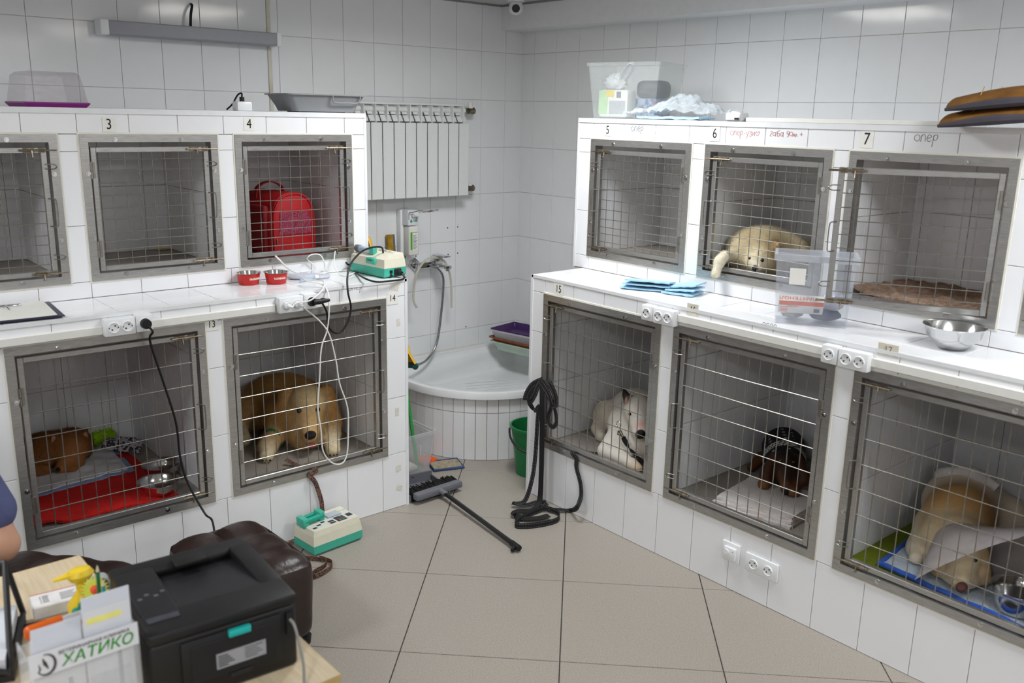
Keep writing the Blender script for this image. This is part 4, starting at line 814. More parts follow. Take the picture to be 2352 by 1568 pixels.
T = thing('medicine_box', 'white and orange medicine carton lying in the clear box on the counter', 'carton', Mb@Vector((-.042, -.036, .075)), rot=Matrix.Rotation(math.atan2(-.843, .538)+.06, 4, 'Z')@Matrix.Rotation(math.radians(28), 4, 'X'))
obj('carton', MB().box((-.085, -.02, -.03), (.085, .02, .03)), mat('white_carton', 'e9e7e6', .45), T)
oj = mat('orange_print', 'ee6a35', .45); obj('orange_panel', MB().box((-.083, -.0208, .010), (.084, -.0199, .0305)), oj, T)
obj('title', xf(text_mb('ПАНТЕНОЛ', .026, depth=.0005, bold=.0003), Matrix.Translation((-.012, .0, .0306))@Matrix.Rotation(PI, 4, 'Z')), oj, T)
obj('print', xf(text_mb('Пантенол', .009, depth=.0004), Matrix.Translation((-.03, -.0212, .005))@Matrix.Rotation(PI/2, 4, 'X')), oj, T)
obj('barcode', MB().box((.05, -.0208, -.022), (.072, -.02, -.004)), pencil, T)
for k in range(4): obj('print_line', MB().box((-.078, -.0206, -.024+.007*k), (-.05, -.02, -.0215+.007*k)), oj, T)
T = thing('dark_pouch', 'dark blue soft pouch at the bottom of the clear box on the counter', 'pouch', Mb@Vector((.055, .026, .004)), -1)
blob('pouch', mat('navy_fabric', '39405c', .8, bump=.3), T, (0, 0, .025), (.06, .04, .024), .12, zmin=0)
T = thing('face_mask_bag', 'lilac face masks in a crumpled clear bag inside the clear box on the counter', 'plastic bag', Mb@Vector((.078, .02, .053)), -1)
blob('masks', mat('lilac_fabric', 'c3bbdc', .8, var=.1, bump=.5, bscale=60), T, (0, 0, .03), (.036, .038, .034), .2, k=2, zmin=.002); blob('bag', clear('bag_clear', 'e4e6ec', .25), T, (0, 0, .032), (.044, .044, .042), .2, k=4, zmin=0)
T = thing('grey_cloth', 'crumpled pale grey cloth in the corner of the clear box on the counter', 'cloth', Mb@Vector((-.072, .024, .004)), -1)
blob('cloth', mat('pale_grey_fabric', 'c9c6c4', .9, var=.06, bump=.4), T, (0, 0, .022), (.042, .038, .018), .2, zmin=0)
def steelbowl(p, label, R, h, rb, m_=None):
    T = thing('steel_bowl', label, 'bowl', p, 0)
    obj('bowl', MB().lathe([(rb*.75, 0), (rb, .004), (R*.93, h*.55), (R*.99, h*.88), (R*1.09, h*.985), (R*1.09, h), (R*.985, h*.94), (R*.91, h*.55), (rb*.95, .009), (0, .006)], 44), m_ or steel_bowl, T, smooth=True, sharp=60); return T
steelbowl(Vector((-.875, -3.40, ZC+.0005)), 'polished stainless steel bowl on the right counter below the ajar door', .098, .085, .05)
# lichen-coloured mat in cage 7
T = thing('cage_mat', 'rumpled brown plush mat on the floor of cage 7', 'mat', (-.45, -3.12, FU))
obj('mat', MB().sheet(lambda u, v: (-.685+.48*v, -2.89-.57*u, FU+.016+.02*abs(wob(u, v, .9, 1))+.022*max(0, 1-u*4)*(1-v)), 24, 20, .012), mat('brown_plush', 'b79c89', .95, col2='86664f', scale=35, bump=.8, bscale=150), T, w=True, smooth=True)
# black leash hung on door 15
blk = mat('black_webbing', '1a1a1c', .8, var=.2, bump=.2, bscale=300); stitch = mat('white_stitching', '8f8f92', .8)
T = thing('leash', 'black webbing leash with white stitching hung on the cage 15 handle, trailing over the floor', 'leash', fz(1235, 1200))
xs_ = XBL-.045
def strap(pts, wd_, w=.026, st=True):
    w *= 1.25
    P = smooth_path(pts, 8); o = obj('strap', MB().ribbon(P, wd_, w, .0022), blk, T, w=True, smooth=True)
    if st:
        for s_ in (-1, 1):
            mb = MB()
            for i in range(0, len(P)-1):
                t = (P[min(i+1, len(P)-1)]-P[max(i-1, 0)]).normalized(); a = Vector(wd_); a = (a-t*a.dot(t)); a = a.normalized() if a.length > 1e-4 else t.orthogonal(); n_ = t.cross(a)
                for e in (-1, 1):
                    pa = P[i]+a*(s_*w*.30)+n_*(e*.0013); pb = P[i]*.35+P[i+1]*.65+a*(s_*w*.30)+n_*(e*.0013); mb.ribbon([pa, pb], a, .0008, .0006)
            obj('stitch_row', mb, stitch, o, w=True)
hk = fx(1247, 872, xs_)
strap([hk+Vector((.0, 0, .0)), fx(1222, 885, xs_-.01), fx(1207, 912, xs_-.02), fx(1218, 920, xs_-.03), fx(1228, 905, xs_-.03), fx(1236, 885, xs_-.02), hk], (0, .9, .25))
strap([fx(1240, 880, xs_-.012), fx(1216, 918, xs_-.03), fx(1228, 940, xs_-.03), fx(1238, 935, xs_-.02)], (0, 1, .2), st=False)
strap([hk, fx(1262, 880, xs_-.01), fx(1274, 905, xs_-.015), fx(1277, 928, xs_-.02), fx(1268, 931, xs_-.03), fx(1260, 905, xs_-.03), hk+Vector((-.02, 0, 0))], (0, 1, .05))
strap([hk+Vector((-.01, 0, 0)), fx(1268, 920, xs_-.012), fx(1277, 955, xs_-.02), fx(1276, 975, xs_-.02), fx(1266, 979, xs_-.02), fx(1259, 960, xs_-.015), fx(1266, 935, xs_-.015)], (.1, 1, 0), w=.02)
strap([fx(1246, 876, xs_-.02), fx(1245, 920, xs_-.035), fx(1245, 1000, xs_-.03), fx(1243, 1090, xs_-.03), fx(1239, 1150, xs_-.05), Vector((-1.27, -1.62, .02)), Vector((-1.33, -1.575, .016)), Vector((-1.375, -1.60, .016)), Vector((-1.36, -1.66, .016)), Vector((-1.30, -1.70, .016)), Vector((-1.24, -1.71, .017))], (0, 1, .1), w=.028, st=False)
strap([fx(1240, 930, xs_-.03), fx(1235, 960, xs_-.03), fx(1230, 1040, xs_-.03), fx(1222, 1100, xs_-.06), fx(1205, 1150, xs_-.10), Vector((-1.30, -1.50, .025)), Vector((-1.25, -1.55, .02)), Vector((-1.18, -1.56, .02)), Vector((-1.16, -1.60, .02)), Vector((-1.21, -1.63, .02))], (0, 1, .15), w=.022)
strap([Vector((-1.24, -1.63, .024)), Vector((-1.20, -1.66, .022)), Vector((-1.19, -1.73, .018)), Vector((-1.25, -1.775, .016)), Vector((-1.36, -1.755, .016)), Vector((-1.44, -1.705, .016)), Vector((-1.42, -1.665, .016)), Vector((-1.30, -1.64, .018)), Vector((-1.20, -1.64, .022))], (0, 0, 1), w=.024)
strap([Vector((-1.20, -1.66, .022)), Vector((-1.14, -1.70, .016)), Vector((-1.11, -1.735, .016)), fx(1325, 1165, XBL-.06), fx(1334, 1140, XBL-.03), fx(1333, 1110, XBL-.02), fx(1324, 1075, XBL-.014), fx(1323, 1055, XBL-.012), Vector((XBL-.010, -1.735, .327)), Vector((XBL+.002, -1.74, .3292)), Vector((XBL+.05, -1.76, .3292)), Vector((-1.02, -1.79, .322)), Vector((-.985, -1.82, .32))], (0, 1, .2), w=.02)

# ================================================================== things in the cages
T = thing('fabric_carrier', 'red fabric pet carrier with a mesh window and a top handle in cage 4', 'pet carrier', (-2.045, -.50, FU+.0005), math.radians(9))
red = mat('red_nylon', 'b0121a', .65, var=.06, bump=.15, bscale=150); dred = mat('dark_red_nylon', '7e0d18', .7, var=.08)
def arch(w, h, n=18, p=2.6, inset=0.):
    o = [Vector((-w/2+inset, 0, inset))]
    for k in range(n+1):
        a = PI-PI*k/n; c_, s_ = math.cos(a), math.sin(a); o.append(Vector(((w/2-inset)*math.copysign(abs(c_)**(2/p), c_), 0, h*.45+(h*.55-inset)*abs(s_)**(2/p))))
    o.append(Vector((w/2-inset, 0, inset))); return o
Y = lambda r, y: [Vector((v.x, y, v.z)) for v in r]
obj('shell', MB().loft([Y(arch(.24, .29, inset=.008), -.13), Y(arch(.25, .30), -.118), Y(arch(.25, .30), .16), Y(arch(.24, .29, inset=.01), .172)]), red, T, smooth=True, sharp=50)
obj('piping', MB().tube(Y(arch(.246, .296, inset=.003), -.128), .006, 8), red, T, smooth=True)
win = [Vector((-.095, -.134, .095)), Vector((.10, -.134, .095)), Vector((.095, -.134, .165)), Vector((.08, -.134, .205)), Vector((-.085, -.134, .205))]
W_ = obj('mesh_window', MB().add(win+[v+Vector((0, .004, 0)) for v in win], [(0, 1, 2, 3, 4), (9, 8, 7, 6, 5)]+[(k, (k+1) % 5, 5+(k+1) % 5, 5+k) for k in range(5)]), mat('burgundy_mesh', '6b2440', .7, col2='b04a62', scale=220, thresh=(.48, .52)), T)
for k in range(14): obj('mesh_thread', MB().box((-.088, -.1352, .100+.0077*k), (.093-.001*k, -.1342, .1012+.0077*k)), mat('mesh_red', 'a83a52', .7), W_)
for k in range(16): obj('mesh_thread', MB().box((-.085+.0113*k, -.1352, .097), (-.0838+.0113*k, -.1342, .2)), MATS['mesh_red'], W_)
obj('side_pocket', MB().rbox((-.15, -.09, .0), (-.118, .15, .24), .014, 3), dred, T, smooth=True)
obj('handle', MB().ribbon(smooth_path([(-.10, .05, .27), (-.09, .04, .32), (-.03, .03, .345), (.03, .02, .325), (.045, .02, .295)], 6), (.2, 1, 0), .035, .006), red, T, smooth=True)
obj('zip_pull', MB().rbox((-.112, -.138, .05), (-.105, -.132, .08), .002, 1), steel_dk, T)
T = thing('pink_paper', 'thin pink and white shreds of paper beside the red carrier in cage 4', 'paper', (-1.89, -.66, FU+.001))
for k in range(7):
    a = random.uniform(-.5, .5); obj('shred', MB().sheet(lambda u, v, k=k: ((u-.5)*.12+.01*k-.03, (v-.5)*.03-.012*k+.03, .004+.01*abs(wob(u, v, 2, k))), 6, 3, .001), mat('pink_shred', 'e6b9bd', .8, col2='d2606c', scale=40), T, smooth=True)
tapey = mat('yellow_tape', 'd9b936', .6)
for (u, v, w_), lab in zip([(375, 574, .05), (120, 600, .08)], ['strip of yellow tape on the floor of empty cage 3', 'strip of yellow tape on the floor of the cage next to cage 3']):
    p = fz(u, v, FU); p.y = max(min(p.y, -.18), -.6); o = obj('tape_strip', MB().sheet(lambda a, b: (p.x+(a-.5)*w_*1.6, p.y+(b-.5)*.03, FU+.006+.003*wob(a, b)), 6, 2, .002), tapey, base=Vector((p.x, p.y, FU))); tag(o, lab, 'tape')
# cage 13 bedding
T = thing('red_blanket', 'red fleece blanket spread on the floor of cage 13', 'blanket', (-3.1, -.65, FL))
rb = mat('red_fleece', 'c9160f', .95, var=.08, bump=.5, bscale=120)
def redf(u, v):
    x = -3.44+.60*u; yb = -.17; yf = -1.06+.06*(1-u)+.012*math.sin(u*14)
    y = yb+(yf-yb)*v; z = FL+.017+.005*wob(u, v, 1.2)+.012*max(0, math.sin((u*1.1-.55-.1*v)*9))*max(0, v-.6)*2; return x, y, z
obj('blanket', MB().sheet(redf, 40, 30, .011), rb, T, w=True, smooth=True)
T = thing('absorbent_pad', 'white absorbent pad with a pale blue edge under the curled brown dog', 'pad', (-3.15, -.55, FL+.014))
def padf(u, v, e=0.):
    x = -3.43-e+(.54-.03*v+2*e)*u; y = -.19+e-(.50-.06*u+2*e)*v; return x, y, FL+.029+.004*wob(u, v, 1.2)+.006*wob(u, v, .7, 2)+.004*abs(wob(u*1.5, v, 2, 2))-e*.15
obj('pad_core', MB().sheet(lambda u, v: Vector(padf(u, v)), 30, 24, .005), mat('white_pad', 'd6d6da', .9, var=.03, bump=.3, bscale=60), T, w=True, smooth=True)
obj('pad_border', MB().sheet(lambda u, v: Vector(padf(u, v, .025))+Vector((0, 0, -.004)), 30, 24, .004), mat('pale_blue_film', '8ba3c8', .6), T, w=True, smooth=True)
T = thing('chew_toy', 'lime green bristly dog toy lying behind the curled brown dog', 'dog toy', (-2.925, -.235, FL+.03), math.radians(12))
tm = mat('lime_rubber', '9fd019', .6, var=.05); obj('core', MB().lathe([(.0, -.08), (.022, -.075), (.03, -.06), (.03, .06), (.022, .075), (0, .08)], 16, M=Matrix.Translation((0, 0, .034))@Matrix.Rotation(PI/2, 4, 'Y')), tm, T, smooth=True)
bb = MB()
for k in range(170):
    x = random.uniform(-.07, .07); a = random.uniform(0, 2*PI); d = Vector((0, math.cos(a), math.sin(a))); p = Vector((x, 0, .034))+d*.027; bb.cone(p, p+d*.013, .004, .002, 4)
obj('bristles', bb, tm, T)['kind'] = 'stuff'
T = thing('treat_bag', 'black and white printed paper bag lying at the back of cage 13', 'bag', (-2.845, -.36, FL+.018), math.radians(-35))
obj('bag', MB().sheet(lambda u, v: ((u-.5)*.18, (v-.5)*.12*(1+.15*u), .02+.035*math.sin(PI*min(1, max(0, v)))*(.5+.5*math.sin(PI*u))+.02*(1-u)+.006*wob(u, v, 1.5)), 16, 12, .012), mat('printed_paper', 'b9b4bb', .7, col2='37343c', scale=55, thresh=(.47, .5)), T, smooth=True)
steelbowl(Vector((-2.90, -.985, FL+.02)), 'nearer of two steel bowls standing on the red blanket, close to the grate', .082, .062, .055)
steelbowl(Vector((-2.823, -.80, FL+.02)), 'steel bowl behind the other steel bowl, at the side wall of the red-blanket cage', .078, .062, .05)
# cage 16 towel
tw = mat('peach_towel', 'ebe5e2', .95, col2='dcbcab', scale=9, thresh=(.28, .4), bump=.6, bscale=180)
T = thing('folded_towel', 'folded white towel with a peach pattern under the dachshund', 'towel', (-.86, -2.70, FL), 0)
o_ = Vector((-.83, -2.69, 0)); t1 = Vector((.20, -.98, 0)); t2 = Vector((.95, .12, 0)).normalized()
for k in range(3):
    obj('towel_fold', MB().sheet(lambda u, v, k=k: o_+t1*((u-.5)*(.37-.012*k))+t2*((v-.5)*(.37-.02*k)+.008*k)+Vector((0, 0, FL+.012+.0125*k+.004*wob(u, v, 1, k)-.012*max(0, .12-u)*(2-k)*3)), 18, 16, .0115), tw, T, w=True, smooth=True)
# cage 17 mats
T = thing('green_mat', 'olive green mat covering the floor of cage 17', 'mat', (-.65, -3.55, FL))
obj('mat', MB().sheet(lambda u, v: (-1.075+.86*v, -3.19-.72*u, FL+.009+.002*wob(u, v, 1)), 12, 12, .008), mat('olive_fabric', '7d8a14', .9, col2='5f6c0c', scale=60, aniso=(1, 8, 1), bump=.3), T, w=True, smooth=True)
T = thing('blue_towel', 'pale blue terry towel with a bright blue border under the coned dog', 'towel', (-.8, -3.55, FL+.011))
def bt(u, v):
    x = -1.035+.78*v+.02*math.sin(u*5)*(1-v); y = -3.30-.60*u+.07*v-.05*max(0, .25-u)*(1-v)*2*0; x += .09*max(0, .3-u)*(1-v)*1.2
    return Vector((x, y, FL+.021+.006*wob(u, v, 1.1, 4)+.012*max(0, math.sin(u*9+1))*max(0, .25-v)*2))
tt = mat('blue_terry', 'dbe8f6', .95, var=.06, bump=.9, bscale=220)
obj('terry', MB().sheet(bt, 34, 34, .01), tt, T, w=True, smooth=True)
per = [bt(k/20, 0) for k in range(21)]+[bt(1, k/20) for k in range(1, 21)]+[bt(1-k/20, 1) for k in range(1, 21)]+[bt(0, 1-k/20) for k in range(1, 20)]
obj('border', MB().tube([p+Vector((0, 0, -.003)) for p in per], .011, 8, closed=True), mat('bright_blue_binding', '3a64c4', .9), T, w=True, smooth=True)
steelbowl(Vector((-.955, -3.775, FL+.03)), 'large steel bowl on the blue towel beside the coned dog', .085, .085, .07)

# ================================================================== foreground: stools, desk, printer
brl = mat('brown_leather', '2f201d', .38, var=.15, scale=12, bump=.25, bscale=40, spec=.6)
def stool(label, loc, rz, L_, Wd, h, nx, ny):
    T = thing('leather_stool', label, 'stool', loc, rz)
    bm = bmesh.new(); bmesh.ops.create_cube(bm, size=1); bmesh.ops.subdivide_edges(bm, edges=bm.edges[:], cuts=19, use_grid_fill=True)
    for v in bm.verts:
        x, y, z = v.co.x*2, v.co.y*2, v.co.z*2           # -1..1
        p = 7.; n_ = (abs(x)**p+abs(y)**p+abs(z)**p)**(1/p); x, y, z = x/n_, y/n_, z/n_
        puff = abs(math.sin((x+1)/2*PI*nx))**.4*abs(math.sin((y+1)/2*PI*ny))**.4 if z > .8 else 1-.35*(abs(math.sin((x+y+2)/2*PI*nx))**.4 < .3)*.4
        v.co = Vector((x*L_/2*(1+.012*math.sin(z*3)), y*Wd/2*(1+.012*math.sin(z*3)), (z+1)/2*h*.93+h*.07-(.028*(1-puff) if z > .8 else 0)))
    me = MB().bm(bm); obj('padded_body', me, brl, T, smooth=True, sharp=60)
    for s_ in (-1, 1):
        for t_ in (-1, 1): obj('foot', MB().cone((s_*L_*.4, t_*Wd*.4, 0), (s_*L_*.4, t_*Wd*.4, h*.09), .018, .022, 12), black_pl, T)
    for k in range(1, nx): 
        x = -L_/2+L_*k/nx; obj('seam', MB().tube([(x, -Wd/2*1.004, h*.1), (x, -Wd/2*1.006, h*.55), (x, -Wd/2*1.003, h*.9)], .0016, 6), mat('leather_seam', '1c1210', .6), T)
    return T
stool('dark brown tufted leather stool standing behind the printer', (-2.875, -1.745, 0), math.radians(2), .38, .51, .375, 2, 3)
stool('dark brown leather stool set diagonally beside the seated person', (-3.545, -1.69, 0), math.radians(-51), .54, .46, .445, 3, 2)
wood = mat('pale_birch', 'd8c8ac', .45, col2='c9b593', scale=9, aniso=(14, 1, 1), bump=.03); edge = mat('yellowed_edge_band', 'b9a06a', .5); wlam = mat('white_laminate', 'e2e2e0', .4)
DZ = .75
T = thing('desk', 'pale birch desk holding the brochure holder', 'desk', (-4.1, -2.85, 0))
obj('desk_top', MB().box((-4.7, -3.6, DZ-.022), (-3.545, -2.24, DZ)), wood, T, w=True); obj('edge_band', MB().box((-3.545, -3.6, DZ-.022), (-3.543, -2.24, DZ)).box((-4.7, -2.24, DZ-.022), (-3.545, -2.238, DZ)), edge, T, w=True)
for x in (-4.68, -3.70): obj('side_panel', MB().box((x, -3.55, 0), (x+.018, -2.32, DZ-.022)), wlam, T, w=True)
T = thing('printer_cabinet', 'white cabinet with a pale birch top under the printer', 'cabinet', (-3.39, -2.95, 0))
obj('top', MB().box((-3.54, -3.178, DZ-.018), (-3.26, -2.66, DZ)), wood, T, w=True); obj('top_edge', MB().box((-3.54, -3.1795, DZ-.018), (-3.2585, -3.178, DZ)).box((-3.26, -3.178, DZ-.018), (-3.2585, -2.66, DZ)), edge, T, w=True)
obj('carcass', MB().box((-3.535, -3.172, 0), (-3.266, -2.665, DZ-.018)), wlam, T, w=True); obj('screw', MB().cone((-3.285, -3.172, DZ-.034), (-3.285, -3.1745, DZ-.034), .005, n=10), steel_dk, T, w=True)
# laser printer
pb = mat('printer_black', '121214', .5, var=.1, bump=.05, bscale=400); pg = mat('printer_dark_grey', '202024', .42, var=.08)
T = thing('laser_printer', 'black laser printer with a turquoise latch on the cabinet', 'printer', (-3.458, -2.904, DZ+.001), rot=Matrix.Rotation(math.radians(-4.4), 4, 'Z')@Matrix.Diagonal((.94, 1.095, .72, 1)))
PW, PD, PH = .335, .315, .25
obj('lower_body', MB().rbox((-PW/2, -PD/2, .0), (PW/2, PD/2, .215), .012, 3), pb, T, smooth=True)
top = MB(); x0, x1, y0, y1 = -PW/2-.002, PW/2+.002, -PD/2-.003, PD/2+.002; zt = PH
hx0, hx1, hy0, hy1 = -.075, .115, -.075, .105
top.rbox((x0, y0, .212), (x1, hy0, zt), .010, 2).rbox((x0, hy1, .212), (x1, y1, zt-.006), .010, 2).rbox((x0, hy0-.012, .212), (hx0, hy1+.012, zt), .008, 2).rbox((hx1, hy0-.012, .212), (x1, hy1+.012, zt), .008, 2)
L_ = obj('top_cover', top, pb, T, smooth=True)
ramp = [Vector((hx0-.002, hy0-.004, zt-.003)), Vector((hx1+.002, hy0-.004, zt-.003)), Vector((hx1+.002, hy1+.004, .212)), Vector((hx0-.002, hy1+.004, .212))]
obj('output_tray', MB().add(ramp+[v-Vector((0, 0, .004)) for v in ramp], [(0, 1, 2, 3), (7, 6, 5, 4), (0, 4, 5, 1), (1, 5, 6, 2), (2, 6, 7, 3), (3, 7, 4, 0)]), pg, T)
obj('paper_stop', MB().rbox((-.03, .085, zt-.012), (.05, .12, zt+.006), .004), pb, T, smooth=True)
obj('control_panel', MB().rbox((x0+.012, -.10, zt-.001), (hx0-.008, .05, zt+.002), .002, 1), pg, T); obj('display_bar', MB().rbox((x0+.014, -.115, zt-.001), (hx0-.01, -.098, zt+.004), .003), mat('display_bar', '42434c', .25), T, smooth=True)
for k in range(4): obj('button', MB().rbox((x0+.022+.018*k, -.02+.012*(k % 2), zt+.0015), (x0+.032+.018*k, -.012+.012*(k % 2), zt+.0035), .001, 1), mat('button_grey', '5a5a62', .5), T)
obj('rear_door', MB().rbox((-.105, y0-.003, .035), (.125, y0+.006, .20), .004), pb, T, smooth=True); obj('door_panel', MB().rbox((-.085, y0-.005, .06), (.112, y0, .18), .003), mat('printer_black_matt', '161618', .6), T)
obj('latch', MB().rbox((.0, y0-.010, .178), (.052, y0+.002, .2), .003), mat('turquoise_plastic', '1fb0ab', .4), T, smooth=True); obj('latch_recess', MB().box((.002, y0-.0055, .165), (.05, y0-.002, .178)), MATS['printer_black_matt'], T)
Pn = obj('type_plate', MB().box((-.03, y0-.0062, .085), (.085, y0-.0045, .135)), mat('grey_type_label', '9a9ba0', .5), T)
for k in range(5): obj('print_line', MB().box((-.026, y0-.0068, .092+.008*k), (-.026+.022+.015*((k*3) % 4)/3, y0-.006, .095+.008*k)), ink, Pn); obj('print_line', MB().box((.035, y0-.0068, .095+.008*k), (.035+.03+.012*((k*5) % 3)/2, y0-.006, .0965+.008*k)), ink, Pn)
obj('notch', MB().rbox((.0, y0-.006, .045), (.05, y0-.003, .058), .003), pg, T); obj('side_recess', MB().box((x1-.03, y0-.002, .12), (x1-.012, y0+.004, .195)), MATS['printer_black_matt'], T)
pm = MW[T]
cable('usb_cable', 'grey cable hanging from the side recess of the black printer', 'cable', [pm@Vector((PW/2-.02, -PD/2-.004, .17)), pm@Vector((PW/2-.015, -PD/2-.02, .15)), Vector((-3.335, -3.15, .80)), Vector((-3.345, -3.172, .758)), Vector((-3.35, -3.19, .735)), Vector((-3.365, -3.19, .6)), Vector((-3.37, -3.19, .5))], .0035, mat('grey_cable', '8d8b86', .5))
# brochure holder with the clinic's lettering
T = thing('brochure_holder', 'clear brochure holder with the green ХАТИКО lettering on the desk', 'brochure holder', (-3.742, -3.00, DZ+.001), 0)
acl = clear('acrylic_clear', 'e6eaee', .12, .05)
HW = .2
obj('front_panel', MB().box((-HW/2, -.045, 0), (HW/2, -.042, .2)), acl, T); obj('back_panel', MB().box((-HW/2, .04, 0), (HW/2, .043, .19)), acl, T)
for s_ in (-1, 1): obj('side_panel', MB().box((s_*HW/2-.0015, -.045, 0), (s_*HW/2+.0015, .043, .2)), acl, T)
obj('bottom_panel', MB().box((-HW/2, -.045, 0), (HW/2, .043, .003)), acl, T)
crd = mat('white_card', 'd3d6de', .5, var=.01)
obj('title_strip', MB().box((-HW/2, -.0468, .163), (HW/2, -.0452, .212)), crd, T)
grn = mat('logo_green', '2f8f2a', .6); brn = mat('logo_brown', '3a2b28', .6)
Mt = Matrix.Rotation(PI/2, 4, 'X')
obj('title', xf(text_mb('ХАТИКО', .032, shear=.2, depth=.0006, bold=.0004), Matrix.Translation((.022, -.0474, .181))@Mt@Matrix.Scale(1.0, 4)), grn, T); obj('subtitle', xf(text_mb('ВЕТЕРИНАРНАЯ КЛИНИКА', .0100, depth=.0005), Matrix.Translation((.018, -.0474, .201))@Mt), brn, T)
lg_ = MB(); lg_.tube([(.017*math.cos(a), 0, .021*math.sin(a)) for a in [-2.6+k*.24 for k in range(19)]], [.0008+.0018*math.sin(PI*k/18) for k in range(19)], 6); lg_.tube([(-.004, 0, .014), (-.001, 0, .002), (.004, 0, -.01)], [.001, .0035, .001], 6).tube([(-.012, 0, .004), (-.010, 0, -.006), (-.013, 0, -.013)], [.0006, .0016, .0008], 6)
obj('emblem', xf(lg_, Matrix.Translation((-.072, -.0472, .186))), brn, T)
mc = MW[T]
def card_stack(label, x, w, h, y, n, tilt, yellow):
    S = thing('brochure_stack', label, 'brochures', mc@Vector((x, y, .005)), 0)
    for k in range(n): obj('sheet', MB().box((-w/2+.001*k, .003*k, 0), (w/2+.001*k, .003*k+.0022, h+.004*k)), crd, S)
    obj('yellow_line', MB().box((-w*.42, -.0006, h-.03), (w*.3, -.0001, h-.018)), mat('yellow_highlight', 'e9e682', .6), S)
    obj('print_block', MB().box((-w*.45, -.0006, .01), (w*.42, -.0001, h*.45)), mat('print_grey', 'c9ccd4', .6), S); obj('grey_column', MB().box((w*.15, -.0009, .01), (w*.24, -.0005, h*.6)), mat('column_grey', 'a2a5b3', .6), S)
card_stack('taller stack of white brochures with a yellow line in the holder',   .047, .090, .258, -.036, 6, 0, 1); card_stack('shorter stack of white brochures with a yellow line in the holder', -.047, .090, .218, -.036, 7, 0, 1)
# small things on the desk
dz = DZ+.001
T = thing('medicine_pack', 'white medicine pack lying on the birch desk', 'carton', (-3.66, -2.50, dz), math.radians(-6)); obj('carton', MB().rbox((-.065, -.035, 0), (.065, .035, .032), .002, 1), MATS['white_carton'], T)
obj('print', xf(text_mb('iiiiii', .03, depth=.0004), Matrix.Translation((-.035, .0, .0324))@Matrix.Rotation(PI/2, 4, 'Z')), pencil, T)
for k in range(5): obj('print_line', MB().box((.0, -.02+.008*k, .032), (.03+.004*(k % 3), -.017+.008*k, .0325)), pencil, T)
obj('red_edge', MB().box((-.064, .0325, .0318), (.064, .035, .0324)), btn_r, T)
T = thing('pump_bottle', 'yellow duck-shaped bottle standing on the desk behind the brochures', 'bottle', (-3.642, -2.64, dz), 0)
yp = mat('bright_yellow_plastic', 'eccb2f', .35, sss=.05); obj('bottle', MB().lathe([(.03, 0), (.034, .01), (.034, .07), (.02, .09), (.012, .10), (.012, .135), (0, .135)], 20), yp, T, smooth=True)
obj('duck_head', MB().lathe([(0, -.02), (.018, -.014), (.024, 0), (.018, .012), (0, .017)], 18, c=(0, 0, .145), sx=1.3), yp, T, smooth=True); obj('bill', MB().loft([[Vector((-.02, -.012, .146)), Vector((-.02, .012, .146)), Vector((-.02, .012, .153)), Vector((-.02, -.012, .153))], [Vector((-.06, -.004, .144)), Vector((-.06, .004, .144)), Vector((-.06, .004, .147)), Vector((-.06, -.004, .147))]]), yp, T)
obj('green_bow', MB().rbox((-.034, -.042, .06), (-.008, -.022, .078), .008).rbox((-.02, -.045, .074), (.012, -.025, .09), .008), mat('green_bow', '1f8f77', .5), T, smooth=True)
T = thing('flower_pen', 'pen with a yellow spiky flower and a red centre standing behind the brochures', 'pen', (-3.628, -2.70, dz), 0)
obj('stem', MB().cone((0, 0, 0), (0, 0, .11), .004, n=8), MATS['green_handle'], T)
fp = []
for k in range(44): r = .032 if k % 2 else .022; a = 2*PI*k/44; fp.append((r*math.cos(a), r*math.sin(a)))
Mf = Matrix.Translation((0, 0, .125))@Matrix.Rotation(math.radians(-22), 4, 'Z')@Matrix.Rotation(math.radians(60), 4, 'X')
obj('petals', MB().prism(fp, -.003, .003, Mf), mat('lime_yellow', 'd6e03a', .5), T); obj('flower_centre', xf(MB().lathe([(.011, .002), (.009, .008), (0, .01)], 14), Mf), mat('orange_red', 'ee5a2c', .5), T, smooth=True)
for k, (c, x, y, lab) in enumerate([('1f6b3a', -3.552, -2.785, 'dark green pencil standing beside the printer'), ('2a8f96', -3.552, -2.82, 'teal pencil standing beside the printer'), ('3a62b8', -3.552, -2.84, 'blue pencil standing beside the printer'), ('e0b23a', -3.555, -2.87, 'amber pencil standing beside the printer')]):
    x -= .093; T = thing('pencil', lab, 'pencil', (x, y, dz), 0); hh = .21-.02*k; obj('shaft', MB().cone((0, 0, 0), (.006, .004, hh), .0042, n=6), mat('pencil_'+c, c, .4), T); obj('wood_tip', MB().cone((.006, .004, hh), (.0064, .0042, hh+.014), .0042, .001, 6), wood, T)
T = thing('cloth_tape', 'grey curled strip of tape standing on the desk by the yellow bottle', 'tape', (-3.60, -2.60, dz), 0); obj('strip', MB().ribbon(smooth_path([(-.03, 0, .01), (-.02, .0, .07), (.0, -.005, .105), (.025, -.01, .10), (.035, -.015, .05), (.045, -.02, .01)], 6), (.2, 1, 0), .03, .003), mat('grey_strap', 'a9abae', .7), T, smooth=True)
T = thing('scissors_handle', 'orange handled tool lying behind the brochures on the desk', 'tool', (-3.735, -2.785, dz+.1), math.radians(4))
orp = mat('orange_plastic', 'd9600f', .35); obj('handle', MB().rbox((-.065, -.012, 0), (.02, .012, .034), .012, 3).rbox((.015, -.01, .0), (.09, .01, .014), .005).rbox((.07, -.01, -.01), (.095, .01, .03), .005), orp, T, smooth=True); obj('rivet', MB().cone((-.035, -.0125, .017), (-.035, -.0145, .017), .006, n=12), steel_dk, T); obj('card_tag', MB().box((.012, -.013, .014), (.06, -.011, .036)), crd, T)
obj('stand', MB().box((-.03, -.02, -.1), (.07, .012, -.004)), wlam, T)
